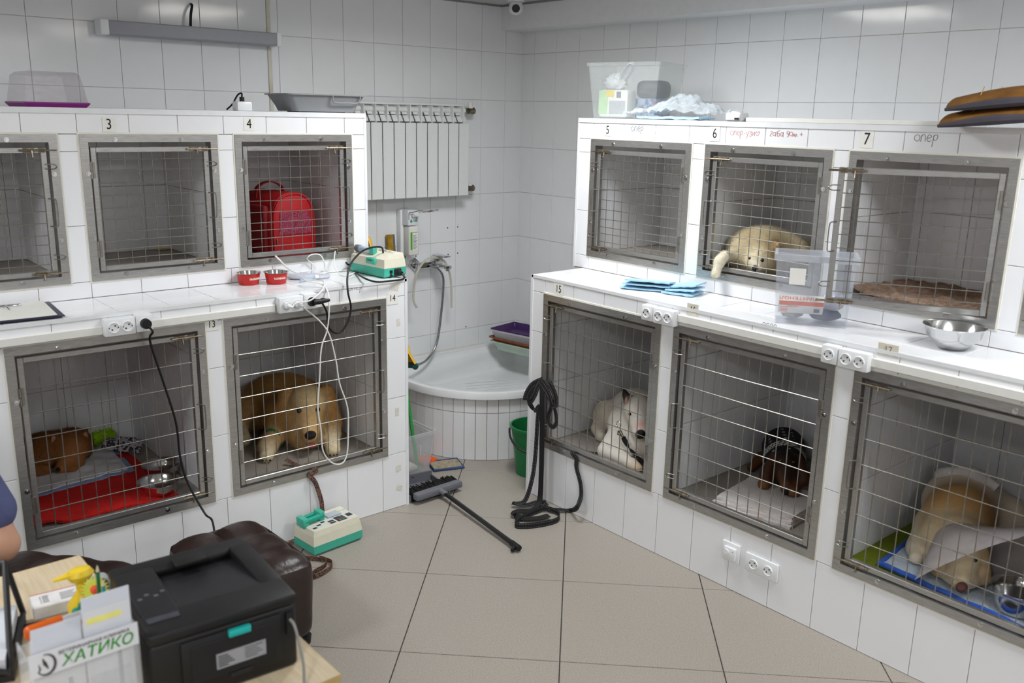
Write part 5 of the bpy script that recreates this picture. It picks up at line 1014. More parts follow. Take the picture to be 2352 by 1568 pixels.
T = thing('pen_case', 'dark pen with a pinkish end lying under the medicine pack', 'pen', (-3.72, -2.57, dz), math.radians(-12)); obj('barrel', MB().cone((-.07, 0, .009), (.05, 0, .009), .009, n=12), black_pl, T, smooth=True); obj('end', MB().cone((-.085, 0, .009), (-.06, 0, .009), .0092, n=12), mat('pinkish_brown', 'a4685a', .5), T, smooth=True)
# black wire letter tray at the desk's left
T = thing('letter_tray', 'black wire letter tray with papers at the desk edge', 'letter tray', (-3.86, -2.60, dz), math.radians(-18))
wt = MB()
bars = [[(-.12, -.14, .1), (.08, -.14, .02)], [(.08, -.14, .02), (.08, .12, .02)], [(.08, .12, .02), (.055, .12, .16)], [(.055, .12, .16), (-.12, .12, .12)], [(.08, -.14, .02), (.055, .12, .16)], [(-.12, -.14, .1), (-.12, .12, .12)]]
for b_ in bars: obj('wire_bar', MB().tube(b_, .007, 8), black_pl, T)
obj('base_mesh', MB().box((-.12, -.14, 0), (.085, .12, .014)), black_pl, T); obj('papers', MB().box((-.11, -.13, .015), (.07, .11, .05)), crd, T)
# clear rack at the printer's foot
T = thing('paper_sleeve', 'grey translucent plastic sleeve standing before the printer', 'sleeve', (-3.42, -3.30, .60), math.radians(-6)); obj('sleeve', MB().rbox((-.09, -.02, -.1), (.06, .015, .135), .006), clear('sleeve_grey', '9aa0b8', .5, .2), T)
obj('stand', MB().box((-.08, -.015, -.60), (.05, .01, -.1)), wlam, T)
# ================================================================== living things: smooth bodies from blended volumes
def _dist(pr, P):
    if pr['t'] == 'c':
        a, b = np.array(pr['a']), np.array(pr['b']); ba = b-a; L2 = max(ba@ba, 1e-12); t = np.clip(((P-a)@ba)/L2, 0, 1)
        return np.linalg.norm(P-a-t[..., None]*ba, axis=-1)-(pr['r0']+(pr['r1']-pr['r0'])*t)
    q = (P-np.array(pr['c']))@pr['R']; r = np.array(pr['r']); k0 = np.linalg.norm(q/r, axis=-1); k1 = np.linalg.norm(q/(r*r), axis=-1)
    return k0*(k0-1)/np.maximum(k1, 1e-9)
def cap(a, b, r0, r1=None, col='ffffff', comb=None, fur=1., k=None): return dict(t='c', a=tuple(a), b=tuple(b), r0=r0, r1=r0 if r1 is None else r1, col=lin(col), comb=comb, fur=fur, k=k)
def ell(c, r, col='ffffff', rot=None, comb=None, fur=1., k=None):
    R = np.array(Euler(tuple(math.radians(x) for x in rot)).to_matrix()) if rot else np.eye(3)
    return dict(t='e', c=tuple(c), r=tuple(r), R=R, col=lin(col), comb=comb, fur=fur, k=k)
def sdf_mesh(prims, res=.006, k=.03, zmin=None, cuts=()):
    lo, hi = [], []
    for p in prims:
        if p['t'] == 'c': m_ = max(p['r0'], p['r1']); l = np.minimum(p['a'], p['b'])-m_; h = np.maximum(p['a'], p['b'])+m_
        else: m_ = max(p['r']); l = np.array(p['c'])-m_; h = np.array(p['c'])+m_
        p['lo'], p['hi'] = l, h; lo.append(l); hi.append(h)
    lo = np.min(lo, 0)-.03; hi = np.max(hi, 0)+.03; n = np.ceil((hi-lo)/res).astype(int)+1
    ax = [lo[i]+res*np.arange(n[i]) for i in range(3)]; F = np.full(n, 1.)
    for p in prims:
        kk = p['k'] or k; mg = kk+2*res+.005
        i0 = np.maximum(((p['lo']-mg-lo)/res).astype(int), 0); i1 = np.minimum(((p['hi']+mg-lo)/res).astype(int)+2, n)
        s = tuple(slice(a, b) for a, b in zip(i0, i1)); G = np.stack(np.meshgrid(*(ax[i][s[i]] for i in range(3)), indexing='ij'), -1)
        d = _dist(p, G); f = F[s]; h = np.maximum(kk-np.abs(f-d), 0)/kk; F[s] = np.minimum(f, d)-h*h*kk*.25
    for p in cuts:
        G = np.stack(np.meshgrid(*ax, indexing='ij'), -1); F = np.maximum(F, -_dist(p, G))
    if zmin is not None: F = np.maximum(F, (zmin-ax[2])[None, None, :])
    # surface nets
    ins = F < 0; c = ins[:-1, :-1, :-1]; corners = [(i, j, k_) for i in (0, 1) for j in (0, 1) for k_ in (0, 1)]
    sl = lambda A, o: A[o[0]:n[0]-1+o[0], o[1]:n[1]-1+o[1], o[2]:n[2]-1+o[2]]
    cnt = sum(sl(ins, o).astype(int) for o in corners); act = (cnt > 0) & (cnt < 8); I = np.argwhere(act); idx = np.full(act.shape, -1); idx[act] = np.arange(len(I))
    acc = np.zeros((len(I), 3)); num = np.zeros(len(I))
    for a in corners:
        for d in range(3):
            if a[d]: continue
            b = list(a); b[d] = 1; fa = F[tuple((I+a).T)]; fb = F[tuple((I+b).T)]; m_ = (fa < 0) != (fb < 0)
            t = np.where(m_, fa/np.where(m_, fa-fb, 1), 0); p = np.repeat(np.array(a, float)[None], len(I), 0); p[:, d] = t; acc += p*m_[:, None]; num += m_
    V = lo+res*(I+acc/num[:, None]); Q = []
    for d in range(3):
        e = [0, 0, 0]; e[d] = 1; A = ins[tuple(slice(0, -1) if i == d else slice(None) for i in range(3))]; B = ins[tuple(slice(1, None) if i == d else slice(None) for i in range(3))]
        E_ = np.argwhere(A != B); u, w = (d+1) % 3, (d+2) % 3; ok = (E_[:, u] > 0) & (E_[:, w] > 0) & (E_[:, u] < n[u]-1) & (E_[:, w] < n[w]-1); E_ = E_[ok]
        st = A[tuple(E_.T)]
        def cell(du, dw): q = E_.copy(); q[:, u] -= du; q[:, w] -= dw; return idx[tuple(q.T)]
        q = np.stack([cell(1, 1), cell(0, 1), cell(0, 0), cell(1, 0)], 1); q[~st] = q[~st][:, ::-1]; Q.append(q)
    return V, np.concatenate(Q)
def vert_mix(prims, V, keys, sharp=.012):
    D = np.stack([_dist(p, V) for p in prims], 1); D -= D.min(1, keepdims=True); Wt = np.exp(-D/sharp); Wt /= Wt.sum(1, keepdims=True)
    return [Wt@np.array([p[k_] if p[k_] is not None else (0, 0, 0) for k_ in keys], float) if isinstance(keys, list) else None][0]
def body(name, prims, material, parent=None, res=.006, k=.03, base=None, zmin=None, paint=None, sharp=.012, label=None, cat=None, cuts=()):
    V, Q = sdf_mesh(prims, res, k, zmin, cuts); D = np.stack([_dist(p, V) for p in prims], 1); D -= D.min(1, keepdims=True); Wt = np.exp(-D/sharp); Wt /= Wt.sum(1, keepdims=True)
    C = Wt@np.array([p['col'] for p in prims]); comb = Wt@np.array([p['comb'] or (0, 0, -.3) for p in prims], float); fl_ = Wt@np.array([p['fur'] for p in prims], float)
    if paint: C = paint(V, C)
    o_ = Vector(base) if base is not None else Vector((0, 0, 0)); off = np.array(o_) if parent is None else np.array(MW[parent].translation)
    me = bpy.data.meshes.new(name); me.from_pydata((V-off).tolist(), [], Q.tolist()); me.polygons.foreach_set('use_smooth', [True]*len(me.polygons))
    at = me.color_attributes.new('Col', 'FLOAT_COLOR', 'POINT'); at.data.foreach_set('color', np.c_[C, np.ones(len(C))].ravel().astype(np.float32)); me.materials.append(material); me.update()
    o = link(name, me, parent, Matrix.Translation(o_) if parent is None else None)
    if label: tag(o, label, cat)
    return o, V, Q, C, comb, fl_
def fur(parent, V, Q, C, comb, fl_, N, L_, w, material, spread=.35, lift=.45, keep=None, zfloor=None, curl=.12):
    """tapered hairs lying over a body along its comb direction"""
    A, B, Cc = V[Q[:, 0]], V[Q[:, 1]], V[Q[:, 2]]; Dd = V[Q[:, 3]]; nr = np.cross(Cc-A, Dd-B); ar = np.linalg.norm(nr, axis=1); nr /= np.maximum(ar, 1e-12)[:, None]
    wt = ar*fl_[Q[:, 0]]; f = rng.choice(len(Q), N, p=wt/wt.sum()); s, t = rng.random((2, N)); P = ((1-s)*(1-t))[:, None]*A[f]+(s*(1-t))[:, None]*B[f]+(s*t)[:, None]*Cc[f]+((1-s)*t)[:, None]*Dd[f]
    n_ = nr[f]; cb = comb[Q[f, 0]]; cb = cb-n_*(cb*n_).sum(1, keepdims=True); cb /= np.maximum(np.linalg.norm(cb, axis=1, keepdims=True), 1e-6)
    d = n_*lift+cb+rng.normal(0, spread, (N, 3)); d /= np.linalg.norm(d, axis=1, keepdims=True); ln = L_*fl_[Q[f, 0]]*rng.uniform(.6, 1.2, N)
    d2 = d-n_*lift*.7+rng.normal(0, curl, (N, 3))+np.array([0, 0, -.15]); d2 /= np.linalg.norm(d2, axis=1, keepdims=True)
    sd = np.cross(d, n_); sd /= np.maximum(np.linalg.norm(sd, axis=1, keepdims=True), 1e-6); hw = (w/2*rng.uniform(.7, 1.2, N))[:, None]
    P0 = P-n_*.002; P1 = P0+d*ln[:, None]*.5; P2 = P1+d2*ln[:, None]*.5
    if zfloor is not None:
        for p_ in (P0, P1, P2): p_[:, 2] = np.maximum(p_[:, 2], zfloor)
    vs = np.stack([P0-sd*hw, P0+sd*hw, P1+sd*hw*.8, P1-sd*hw*.8, P2], 1).reshape(-1, 3)-np.array(MW[parent].translation)
    i = np.arange(N)*5; fs = np.concatenate([np.stack([i, i+1, i+2], 1), np.stack([i, i+2, i+3], 1), np.stack([i+3, i+2, i+4], 1)]).tolist()
    me = bpy.data.meshes.new('fur'); me.from_pydata(vs.tolist(), [], fs)
    cc = C[Q[f, 0]]*rng.uniform(.72, 1.22, (N, 1)); cc = np.repeat(np.clip(cc, 0, 1), 5, 0)
    at = me.color_attributes.new('Col', 'FLOAT_COLOR', 'POINT'); at.data.foreach_set('color', np.c_[cc, np.ones(len(cc))].ravel().astype(np.float32)); me.materials.append(material); me.update()
    o = link('fur', me, parent); o['kind'] = 'stuff'; return o
coat = mat('dog_coat', 'ffffff', .75, var=.10, scale=60, attr=True, bump=.25, bscale=160, spec=.25); short_coat = mat('short_dog_coat', 'ffffff', .6, var=.05, scale=90, attr=True, bump=.12, bscale=220, spec=.3)
hair_m = mat('dog_hair', 'ffffff', .55, var=.05, attr=True, spec=.3); eye_m = mat('dark_dog_eye', '140c08', .08, coat=1.); nose_m = mat('black_dog_nose', '1a1516', .35, var=.2, bump=.4, bscale=300); nose_p = mat('pink_brown_nose', '6e4440', .4, var=.15, bump=.4, bscale=300); tongue_m = mat('pink_tongue', 'c0605f', .4, var=.08, sss=.1)
def ball(name, parent, c, r, m_, sq=(1, 1, 1), rot=None):
    o = obj(name, MB().lathe([(math.sin(PI*k/10), -math.cos(PI*k/10)) for k in range(11)], 16), m_, parent, smooth=True, sharp=180)
    R = Euler(tuple(math.radians(x) for x in rot)).to_matrix().to_4x4() if rot else Matrix.Identity(4)
    L = Matrix.Translation(Vector(c)-MW[parent].translation)@R@Matrix.Diagonal((r*sq[0], r*sq[1], r*sq[2], 1)); o.matrix_basis = L; MW[o] = MW[parent]@L; return o
V3 = lambda *a: Vector(a)
# ---- golden retriever in cage 14
GOLD, GLT, GCR = 'bd9054', 'd6b07a', 'e8d7b4'; HS = 1.2
hc = V3(-2.075, -.79, .53); fwd = V3(-.40, -.88, -.25).normalized(); rt = V3(.90, -.42, 0).normalized(); up = fwd.cross(rt)
hp_ = lambda f, r, u: tuple(hc+(fwd*f+rt*r+up*u)*HS)
bk = (-.3, .6, -.3)
gp_ = [ell((-2.03, -.47, .445), (.185, .27, .145), GOLD, (0, 0, 12), comb=(-.5, .5, -.6)), ell((-2.08, -.68, .44), (.165, .16, .13), GOLD, comb=(-.2, .1, -1)),
       ell((-2.24, -.40, .41), (.12, .13, .10), 'c09560', comb=(-.8, .1, -.6)), cap((-2.31, -.47, .37), (-2.33, -.60, .335), .045, .03, GCR, comb=(-.3, -1, -.3), fur=.6), ell((-2.37, -.50, .36), (.05, .06, .035), 'bf9a60', comb=(-1, -.3, -.4), fur=1.3),
       ell((-2.10, -.82, .405), (.10, .09, .095), GLT, comb=(-.2, -.3, -1)),
       cap((-2.21, -.72, .40), (-2.30, -.80, .355), .055, .042, GLT, comb=(-.5, -.6, -.4), fur=.7), cap((-2.30, -.80, .355), (-2.345, -.875, .338), .04, .033, GCR, comb=(-.5, -.8, 0), fur=.35),
       cap((-1.965, -.72, .41), (-1.975, -.83, .375), .07, .055, GLT, comb=(-.2, -.6, -.5), fur=.8), cap((-1.985, -.86, .362), (-2.055, -1.005, .34), .046, .035, GCR, comb=(-.4, -.9, 0), fur=.35),
       ell(hp_(-.01, 0, .0), (.098, .104, .092), GLT, comb=bk, fur=.2), ell(hp_(.02, 0, .035), (.07, .07, .058), 'dfc595', comb=bk, fur=.12), cap(hp_(.04, 0, -.025), hp_(.145, 0, -.058), .056, .043, GLT, comb=bk, fur=.05),
       cap(hp_(.05, 0, -.08), hp_(.115, 0, -.115), .034, .024, GCR, comb=bk, fur=.12),
       cap(hp_(-.03, -.085, .035), hp_(.005, -.115, -.10), .036, .042, 'b98a4c', comb=(-.1, -.1, -1), fur=.6, k=.015), cap(hp_(-.03, .085, .035), hp_(.005, .11, -.10), .036, .042, 'b98a4c', comb=(.1, 0, -1), fur=.6, k=.015)]
dog, V, Q, C, cb, fl_ = body('dog', gp_, coat, base=(-2.1, -.7, FL), res=.0065, k=.035, zmin=FL+.001, label='golden retriever lying with its mouth open behind the grate', cat='dog')
fur(dog, V, Q, C, cb, fl_, 80000, .046, .0015, hair_m, spread=.2, lift=.28, zfloor=FL+.002)
for s_ in (-1, 1): ball('eye', dog, hp_(.077, s_*.038, .016), .0125, eye_m)
ball('nose', dog, hp_(.175, 0, -.042), .026, nose_m, (1.15, .8, .85)); ball('tongue', dog, hp_(.128, 0, -.108), .03, tongue_m, (.9, 1.2, .55), (35, 0, 10)); ball('mouth', dog, hp_(.112, 0, -.09), .036, mat('dark_mouth', '201112', .6), (1., 1.1, .45), (25, 0, 20))
obj('green_bandage', MB().tube([tuple(Vector((-2.262, -.768, .372))+Vector((.5*math.cos(a), -.45*math.cos(a), .9*math.sin(a)))*.052) for a in [2*PI*k/18 for k in range(18)]], .014, 8, closed=True), mat('green_wrap', '1f6b33', .8, bump=.3), dog, w=True, smooth=True)
for pw_, d_ in (((-2.345, -.875, .345), (-.5, -.86, 0)), ((-2.055, -1.005, .345), (-.42, -.9, 0))):
    for j in range(3): a = Vector(pw_)+Vector((-d_[1], d_[0], 0))*(.018*(j-1))+Vector(d_)*.03; ball('claw', dog, tuple(a+Vector((0, 0, -.018))), .005, nose_m, (1, 1.6, .8))
# ---- brown dog curled up in cage 13
BR, BRD = '8f5c30', '744520'
c_ = [ell((-3.20, -.345, .40), (.165, .11, .088), BR, comb=(.8, -.2, -.4)), ell((-3.315, -.37, .385), (.075, .10, .075), BRD, comb=(-.3, -.6, -.6)), cap((-3.32, -.45, .365), (-3.24, -.475, .355), .038, .03, BR, comb=(1, -.3, 0), fur=.6),
      ell((-3.075, -.335, .40), (.09, .10, .08), BR, comb=(.4, -.4, -.6)), ell((-3.105, -.415, .405), (.078, .076, .07), BR, (0, 0, 20), comb=(.3, .8, .1), fur=.15), cap((-3.125, -.455, .385), (-3.175, -.50, .358), .042, .024, 'a06c3c', comb=(.4, .7, .2), fur=.05),
      cap((-3.155, -.41, .455), (-3.19, -.39, .495), .026, .009, BRD, fur=.1, k=.012), cap((-3.05, -.40, .44), (-3.015, -.37, .475), .028, .01, BRD, fur=.1, k=.012), cap((-3.09, -.47, .352), (-3.13, -.52, .348), .024, .02, BR, fur=.4)]
dog, V, Q, C, cb, fl_ = body('dog', c_, coat, base=(-3.18, -.37, FL+.02), res=.0055, k=.03, zmin=FL+.026, label='brown short-haired dog curled up asleep on a white pad', cat='dog')
fur(dog, V, Q, C, cb, fl_, 30000, .02, .0014, hair_m, zfloor=FL+.027)
ball('nose', dog, (-3.185, -.512, .360), .0125, nose_m); ball('inner_ear', dog, (-3.172, -.418, .472), .015, mat('brown_inner_ear', 'a5785e', .7), (.9, .5, 1.4), (0, 0, 20)); ball('inner_ear', dog, (-3.03, -.405, .455), .015, MATS['brown_inner_ear'], (.9, .5, 1.4), (0, 0, 20)); ball('eye', dog, (-3.148, -.455, .408), .006, nose_m, (1.6, .6, .4), (0, 0, 40)); ball('eye', dog, (-3.095, -.485, .405), .006, nose_m, (1.6, .6, .4), (0, 0, 20))
# ---- cream fluffy dog in cage 6
CR_, CRL = 'f6e6c0', 'faf2de'
c_ = [ell((-.51, -2.335, FU+.105), (.15, .155, .10), CR_, comb=(.2, .6, .2)), ell((-.57, -2.355, FU+.10), (.10, .10, .09), CR_, comb=(-.2, .3, -.4)), ell((-.632, -2.395, FU+.085), (.062, .062, .058), CR_, comb=(.5, .6, .2), fur=.22), cap((-.665, -2.405, FU+.065), (-.688, -2.43, FU+.052), .032, .019, CRL, comb=(.6, .6, 0), fur=.02),
      cap((-.615, -2.362, FU+.13), (-.625, -2.352, FU+.16), .026, .014, 'cfa768', fur=.15, k=.012), cap((-.60, -2.44, FU+.125), (-.59, -2.46, FU+.15), .022, .012, 'c79e5c', fur=.4, k=.012), cap((-.62, -2.275, FU+.075), (-.73, -2.28, FU+.088), .032, .018, CRL, comb=(-1, 0, -.1), fur=.5), cap((-.732, -2.28, FU+.088), (-.765, -2.28, FU+.07), .018, .018, CRL, comb=(-1, 0, -.4), fur=.3), cap((-.765, -2.28, FU+.07), (-.787, -2.28, FU+.014), .018, .02, CRL, comb=(-1, 0, -.4), fur=.35),
      ell((-.46, -2.45, FU+.09), (.08, .08, .08), CR_, comb=(.2, -.8, .3))]
dog, V, Q, C, cb, fl_ = body('dog', c_, coat, base=(-.55, -2.3, FU), res=.005, k=.03, label='fluffy cream dog lying with its paw over the cage sill', cat='dog')
fur(dog, V, Q, C, cb, fl_, 120000, .040, .0009, hair_m, lift=.65, spread=.2)
ball('nose', dog, (-.711, -2.434, FU+.053), .0135, nose_m); ball('eye', dog, (-.690, -2.392, FU+.09), .010, eye_m); ball('eye', dog, (-.672, -2.44, FU+.086), .010, eye_m)
# ---- white bull terrier in cage 15
WH, WHS = 'ebe5da', 'e8ddcc'
hc = V3(-.865, -1.935, .558); tip = V3(-.985, -2.06, .492); fd = (tip-hc).normalized(); sd_ = fd.cross(V3(0, 0, 1)).normalized(); uh = sd_.cross(fd)
hq = lambda f, r, u: tuple(hc+fd*f+sd_*r+uh*u)
c_ = [ell((-.60, -1.70, .43), (.15, .19, .125), WH, (0, 0, -40)), ell((-.80, -1.85, .445), (.135, .13, .13), WH), ell((-.73, -1.60, .405), (.075, .10, .09), WHS, (0, 0, -30)), cap((-.80, -1.60, .35), (-.84, -1.67, .335), .035, .028, WHS), ell((-.89, -1.97, .40), (.09, .10, .085), WH),
      cap((-.81, -1.87, .48), tuple(hc), .088, .064, WH), ell(hq(-.005, 0, .008), (.064, .064, .066), WH), cap(hq(.03, 0, .0), hq(.15, 0, -.012), .056, .038, WH), cap(hq(.05, 0, -.038), hq(.125, 0, -.045), .034, .023, 'ddc9b8'),
      cap((-.92, -1.86, .42), (-1.00, -1.855, .35), .055, .042, WH), cap((-.99, -1.865, .345), (-1.012, -2.03, .342), .037, .028, WH), ell((-1.018, -2.065, .336), (.03, .042, .022), 'd9c3a6'),
      cap(hq(-.025, -.052, .042), hq(-.045, -.088, .105), .026, .006, '2a2422', k=.010), cap(hq(-.025, .052, .042), hq(-.045, .088, .105), .026, .006, '2a2422', k=.010)]
def bt_paint(V, C):
    n_ = np.linalg.norm(V-np.array(hq(.145, 0, .025)), axis=1); a = np.clip(1-n_/.045, 0, 1)[:, None]; C = C*(1-a*.75)+np.array(lin('d98b83'))*a*.75
    for s in (-1, 1): n_ = np.linalg.norm(V-np.array(hq(.055, s*.046, .028)), axis=1); a = np.clip(1-n_/.018, 0, 1)[:, None]; C = C*(1-a*.6)+np.array(lin('d39a90'))*a*.6
    return C
dog, V, Q, C, cb, fl_ = body('dog', c_, short_coat, base=(-.8, -1.85, FL), res=.0055, k=.035, zmin=FL+.001, paint=bt_paint, sharp=.008, label='white bull terrier with dark ears lying behind the grate', cat='dog')
for s_ in (-1, 1): ball('eye', dog, hq(.066, s_*.045, .026), .009, eye_m, (1.2, 1, .8))
ball('nose', dog, hq(.184, 0, .0), .026, nose_m, (1.1, .85, .9))
for s_ in (-1, 1): ball('inner_ear', dog, hq(-.004, s_*.062, .052), .015, mat('pink_ear', 'c99a92', .6), (.7, .6, 1.5), (0, 0, 40))
for j in range(3): ball('claw', dog, (-1.036+.008*j, -2.10-.002*j, .332), .0055, mat('pale_claw', 'b09a82', .5), (1, 1.8, .8))
T = thing('dog_lead_clip', 'black lead with a steel snap clip at the bull terrier\'s chest', 'lead', (-.98, -1.97, FL))
cl0 = V3(*fx(1421, 975, -.985)); obj('ring', MB().tube([cl0+V3(.1*0, 0, 0)+V3(0, math.cos(a)*.014, math.sin(a)*.016) for a in [2*PI*k/14 for k in range(14)]], .0028, 6, closed=True), chrome, T, w=True, smooth=True)
c1 = fx(1424, 990, -.99); c2 = fx(1431, 1004, -1.0); obj('snap_clip', MB().cone(c1, c2, .009, .006, 10).tube([c1+V3(0, .012, .0), c1+V3(0, .014, -.02), c2+V3(0, .006, .005)], .003, 6), brass, T, w=True, smooth=True)
obj('strap', MB().ribbon(smooth_path([c2, fx(1445, 1028, -1.0), fx(1460, 1045, -.99), fx(1478, 1062, -.97)], 6), (0, .8, .6), .026, .003), blk, T, w=True, smooth=True)
# ---- dachshund on the towel in cage 16
DB, DT = '21130d', '5f3b24'; zt_ = FL+.04
hc = V3(-.665, -2.655, .462); tip = V3(-.76, -2.725, .378); fd = (tip-hc).normalized(); sd_ = fd.cross(V3(0, 0, 1)).normalized(); uh = sd_.cross(fd)
c_ = [cap((-.62, -2.62, .415), (-.36, -2.45, .405), .085, .092, DB), ell((-.655, -2.66, .405), (.075, .085, .065), DB), ell(hq(0, 0, 0), (.056, .056, .055), DB), cap(hq(.02, 0, -.005), hq(.14, 0, -.008), .036, .022, '6a4a36'), cap(hq(.03, 0, .022), hq(.10, 0, .014), .02, .013, DB),
      cap(hq(-.015, -.055, .02), hq(.07, -.085, -.02), .016, .03, '44271a', k=.012), cap(hq(-.015, .055, .02), hq(.07, .085, -.02), .016, .03, '44271a', k=.012),
      cap((-.68, -2.60, .385), (-.755, -2.615, zt_+.014), .028, .022, DT), ell((-.77, -2.618, zt_+.014), (.026, .024, .018), '7d5638'), cap((-.66, -2.72, .385), (-.725, -2.745, zt_+.014), .028, .022, DT), ell((-.738, -2.752, zt_+.014), (.026, .024, .018), '7d5638'), cap((-.50, -2.42, .37), (-.56, -2.41, .33), .03, .022, DT)]
dog, V, Q, C, cb, fl_ = body('dog', c_, short_coat, base=(-.6, -2.6, FL), res=.005, k=.022, zmin=FL+.001, sharp=.006, label='brown dachshund with lowered head lying on the folded towel', cat='dog')
for s_ in (-1, 1): ball('eye', dog, hq(.028, s_*.032, .03), .0065, eye_m); ball('brow', dog, hq(.024, s_*.028, .042), .006, mat('tan_brow', '8a6242', .7), (1.5, 1, .6))
ball('nose', dog, hq(.16, 0, .0), .0145, nose_m)
g_ = [cap((-.60, -2.61, .42), (-.40, -2.475, .412), .098, .104, '14151c')]
def band(V, C):
    t = (V-np.array((-.60, -2.61, .42)))@np.array((.2, .135, 0))/np.linalg.norm((.2, .135, 0)); a = ((t > -.01) & (t < .055)).astype(float)[:, None]
    w_ = (np.sin(V[:, 1]*260)*np.sin(V[:, 2]*240+V[:, 0]*90) > -.1).astype(float)[:, None]; dots = ((np.sin(V[:, 0]*95+1)*np.sin(V[:, 1]*110) * np.sin(V[:, 2]*100)) > .62).astype(float)[:, None]
    return C*(1-a*w_)+a*w_*.62*np.ones(3)+(1-a)*dots*.35
body('bandana', g_, mat('bandana_cloth', 'ffffff', .9, var=.05, attr=True), dog, res=.004, k=.02, zmin=.36, paint=band)
o_, *_r = body('grey_pillow', [ell((-.27, -2.66, .355), (.05, .11, .05), 'b3aea8')], mat('pillow_cloth', 'ffffff', .9, attr=True, bump=.2), res=.008, base=(-.27, -2.66, FL), zmin=FL+.001); tag(o_, 'grey rolled cloth at the back of the dachshund\'s cage', 'cloth')
# ---- labrador with a cone in cage 17
LB, LBD, LBW = 'dcc6a0', 'b98a4e', 'e2d6c2'; zl = FL+.024
hc = V3(-.88, -3.545, .435); tip = V3(-1.02, -3.612, .375); fd = (tip-hc).normalized(); sd_ = fd.cross(V3(0, 0, 1)).normalized(); uh = sd_.cross(fd)
c_ = [ell((-.50, -3.375, .46), (.18, .155, .14), LBW, (0, 0, 20), comb=(.8, .2, -.2)), ell((-.64, -3.42, .465), (.14, .13, .13), LBD, comb=(.8, .2, -.2)), ell((-.76, -3.46, .425), (.12, .12, .10), LB, comb=(.6, 0, -.4)), ell((-.42, -3.50, .42), (.11, .12, .11), LBW), cap((-.70, -3.335, .42), (-.80, -3.35, .355), .055, .04, LBW), cap((-.80, -3.35, .352), (-.885, -3.385, .35), .036, .027, LBW),
      cap((-.79, -3.49, .445), tuple(hc), .082, .07, LB), ell(hq(0, 0, 0), (.066, .068, .062), LB), cap(hq(.04, 0, -.012), hq(.13, 0, -.012), .044, .034, LB), cap(hq(-.01, -.062, .03), hq(.06, -.078, -.045), .02, .026, 'b58a4e', k=.012), cap(hq(-.01, .062, .03), hq(.06, .078, -.045), .02, .026, 'b58a4e', k=.012), ell(hq(.09, .03, -.04), (.03, .03, .024), LBW), ell(hq(.09, -.03, -.04), (.03, .03, .024), LBW)]
dog, V, Q, C, cb, fl_ = body('dog', c_, short_coat, base=(-.7, -3.45, FL), res=.006, k=.035, zmin=zl, sharp=.02, label='pale yellow labrador lying with a clear plastic cone round its neck', cat='dog')
for s_ in (-1, 1): ball('eye', dog, hq(.055, s_*.036, .034), .0095, eye_m)
ball('nose', dog, hq(.166, 0, .0), .022, nose_p, (1.15, .85, .85))
wr = [(-.56+.03*math.sin(a*2), -3.42+.15*math.cos(a), .505+.115*math.sin(a)) for a in [PI*(.05+.5*k/10+.28) for k in range(11)]]
obj('bandage', MB().tube(smooth_path([(-.50, -3.27, .545), (-.53, -3.30, .585), (-.52, -3.37, .612), (-.50, -3.44, .60), (-.49, -3.49, .575)], 6), [.024+.004*math.sin(k*.5) for k in range(25)], 12), mat('bandage_gauze', 'dcd6d4', .9, bump=.6, bscale=90), dog, w=True, smooth=True)
T = thing('recovery_cone', 'translucent plastic recovery cone on the yellow labrador', 'cone', (-.9, -3.56, FL+.03))
n0 = V3(-.765, -3.485, .48); n1 = V3(-.925, -3.635, .492); s1 = V3(0, -.736, .677); s2 = V3(.859, .31, -.406); s2 = (s2-s1*s2.dot(s1)).normalized(); ad = s1.cross(s2); an = V3(-.80, -.52, -.25).normalized(); u1 = (s1-an*s1.dot(an)).normalized(); u2 = an.cross(u1); u2 = u2 if u2.z < 0 else -u2
rings = []
for t, R_ in ((0, .095), (.5, .18), (1, .26), (1.005, .262), (1.0, .257), (.5, .177), (0, .092)):
    r_ = []
    for k in range(40): a = 2*PI*k/40; sn = math.sin(a); nk = V3(-.838, -3.515, .455)+(u1*math.cos(a)+u2*sn)*.092; p = n1+(s1*math.cos(a)+s2*(sn if sn < 0 else .35*sn))*.26; p.z -= max(0, sn)*(p.z-zl-.004); p = nk.lerp(p, min(1, t))+s1*(R_-(.093+.167*min(1, t)))*0; p.z = max(p.z, zl+.004); p.x = max(p.x, XBL+.03); r_.append(p)
    rings.append(r_)
obj('cone_shell', MB().loft(rings, caps=False), clear('cone_plastic', 'b9b2b2', .42, .25), T, w=True, smooth=True, sharp=80)
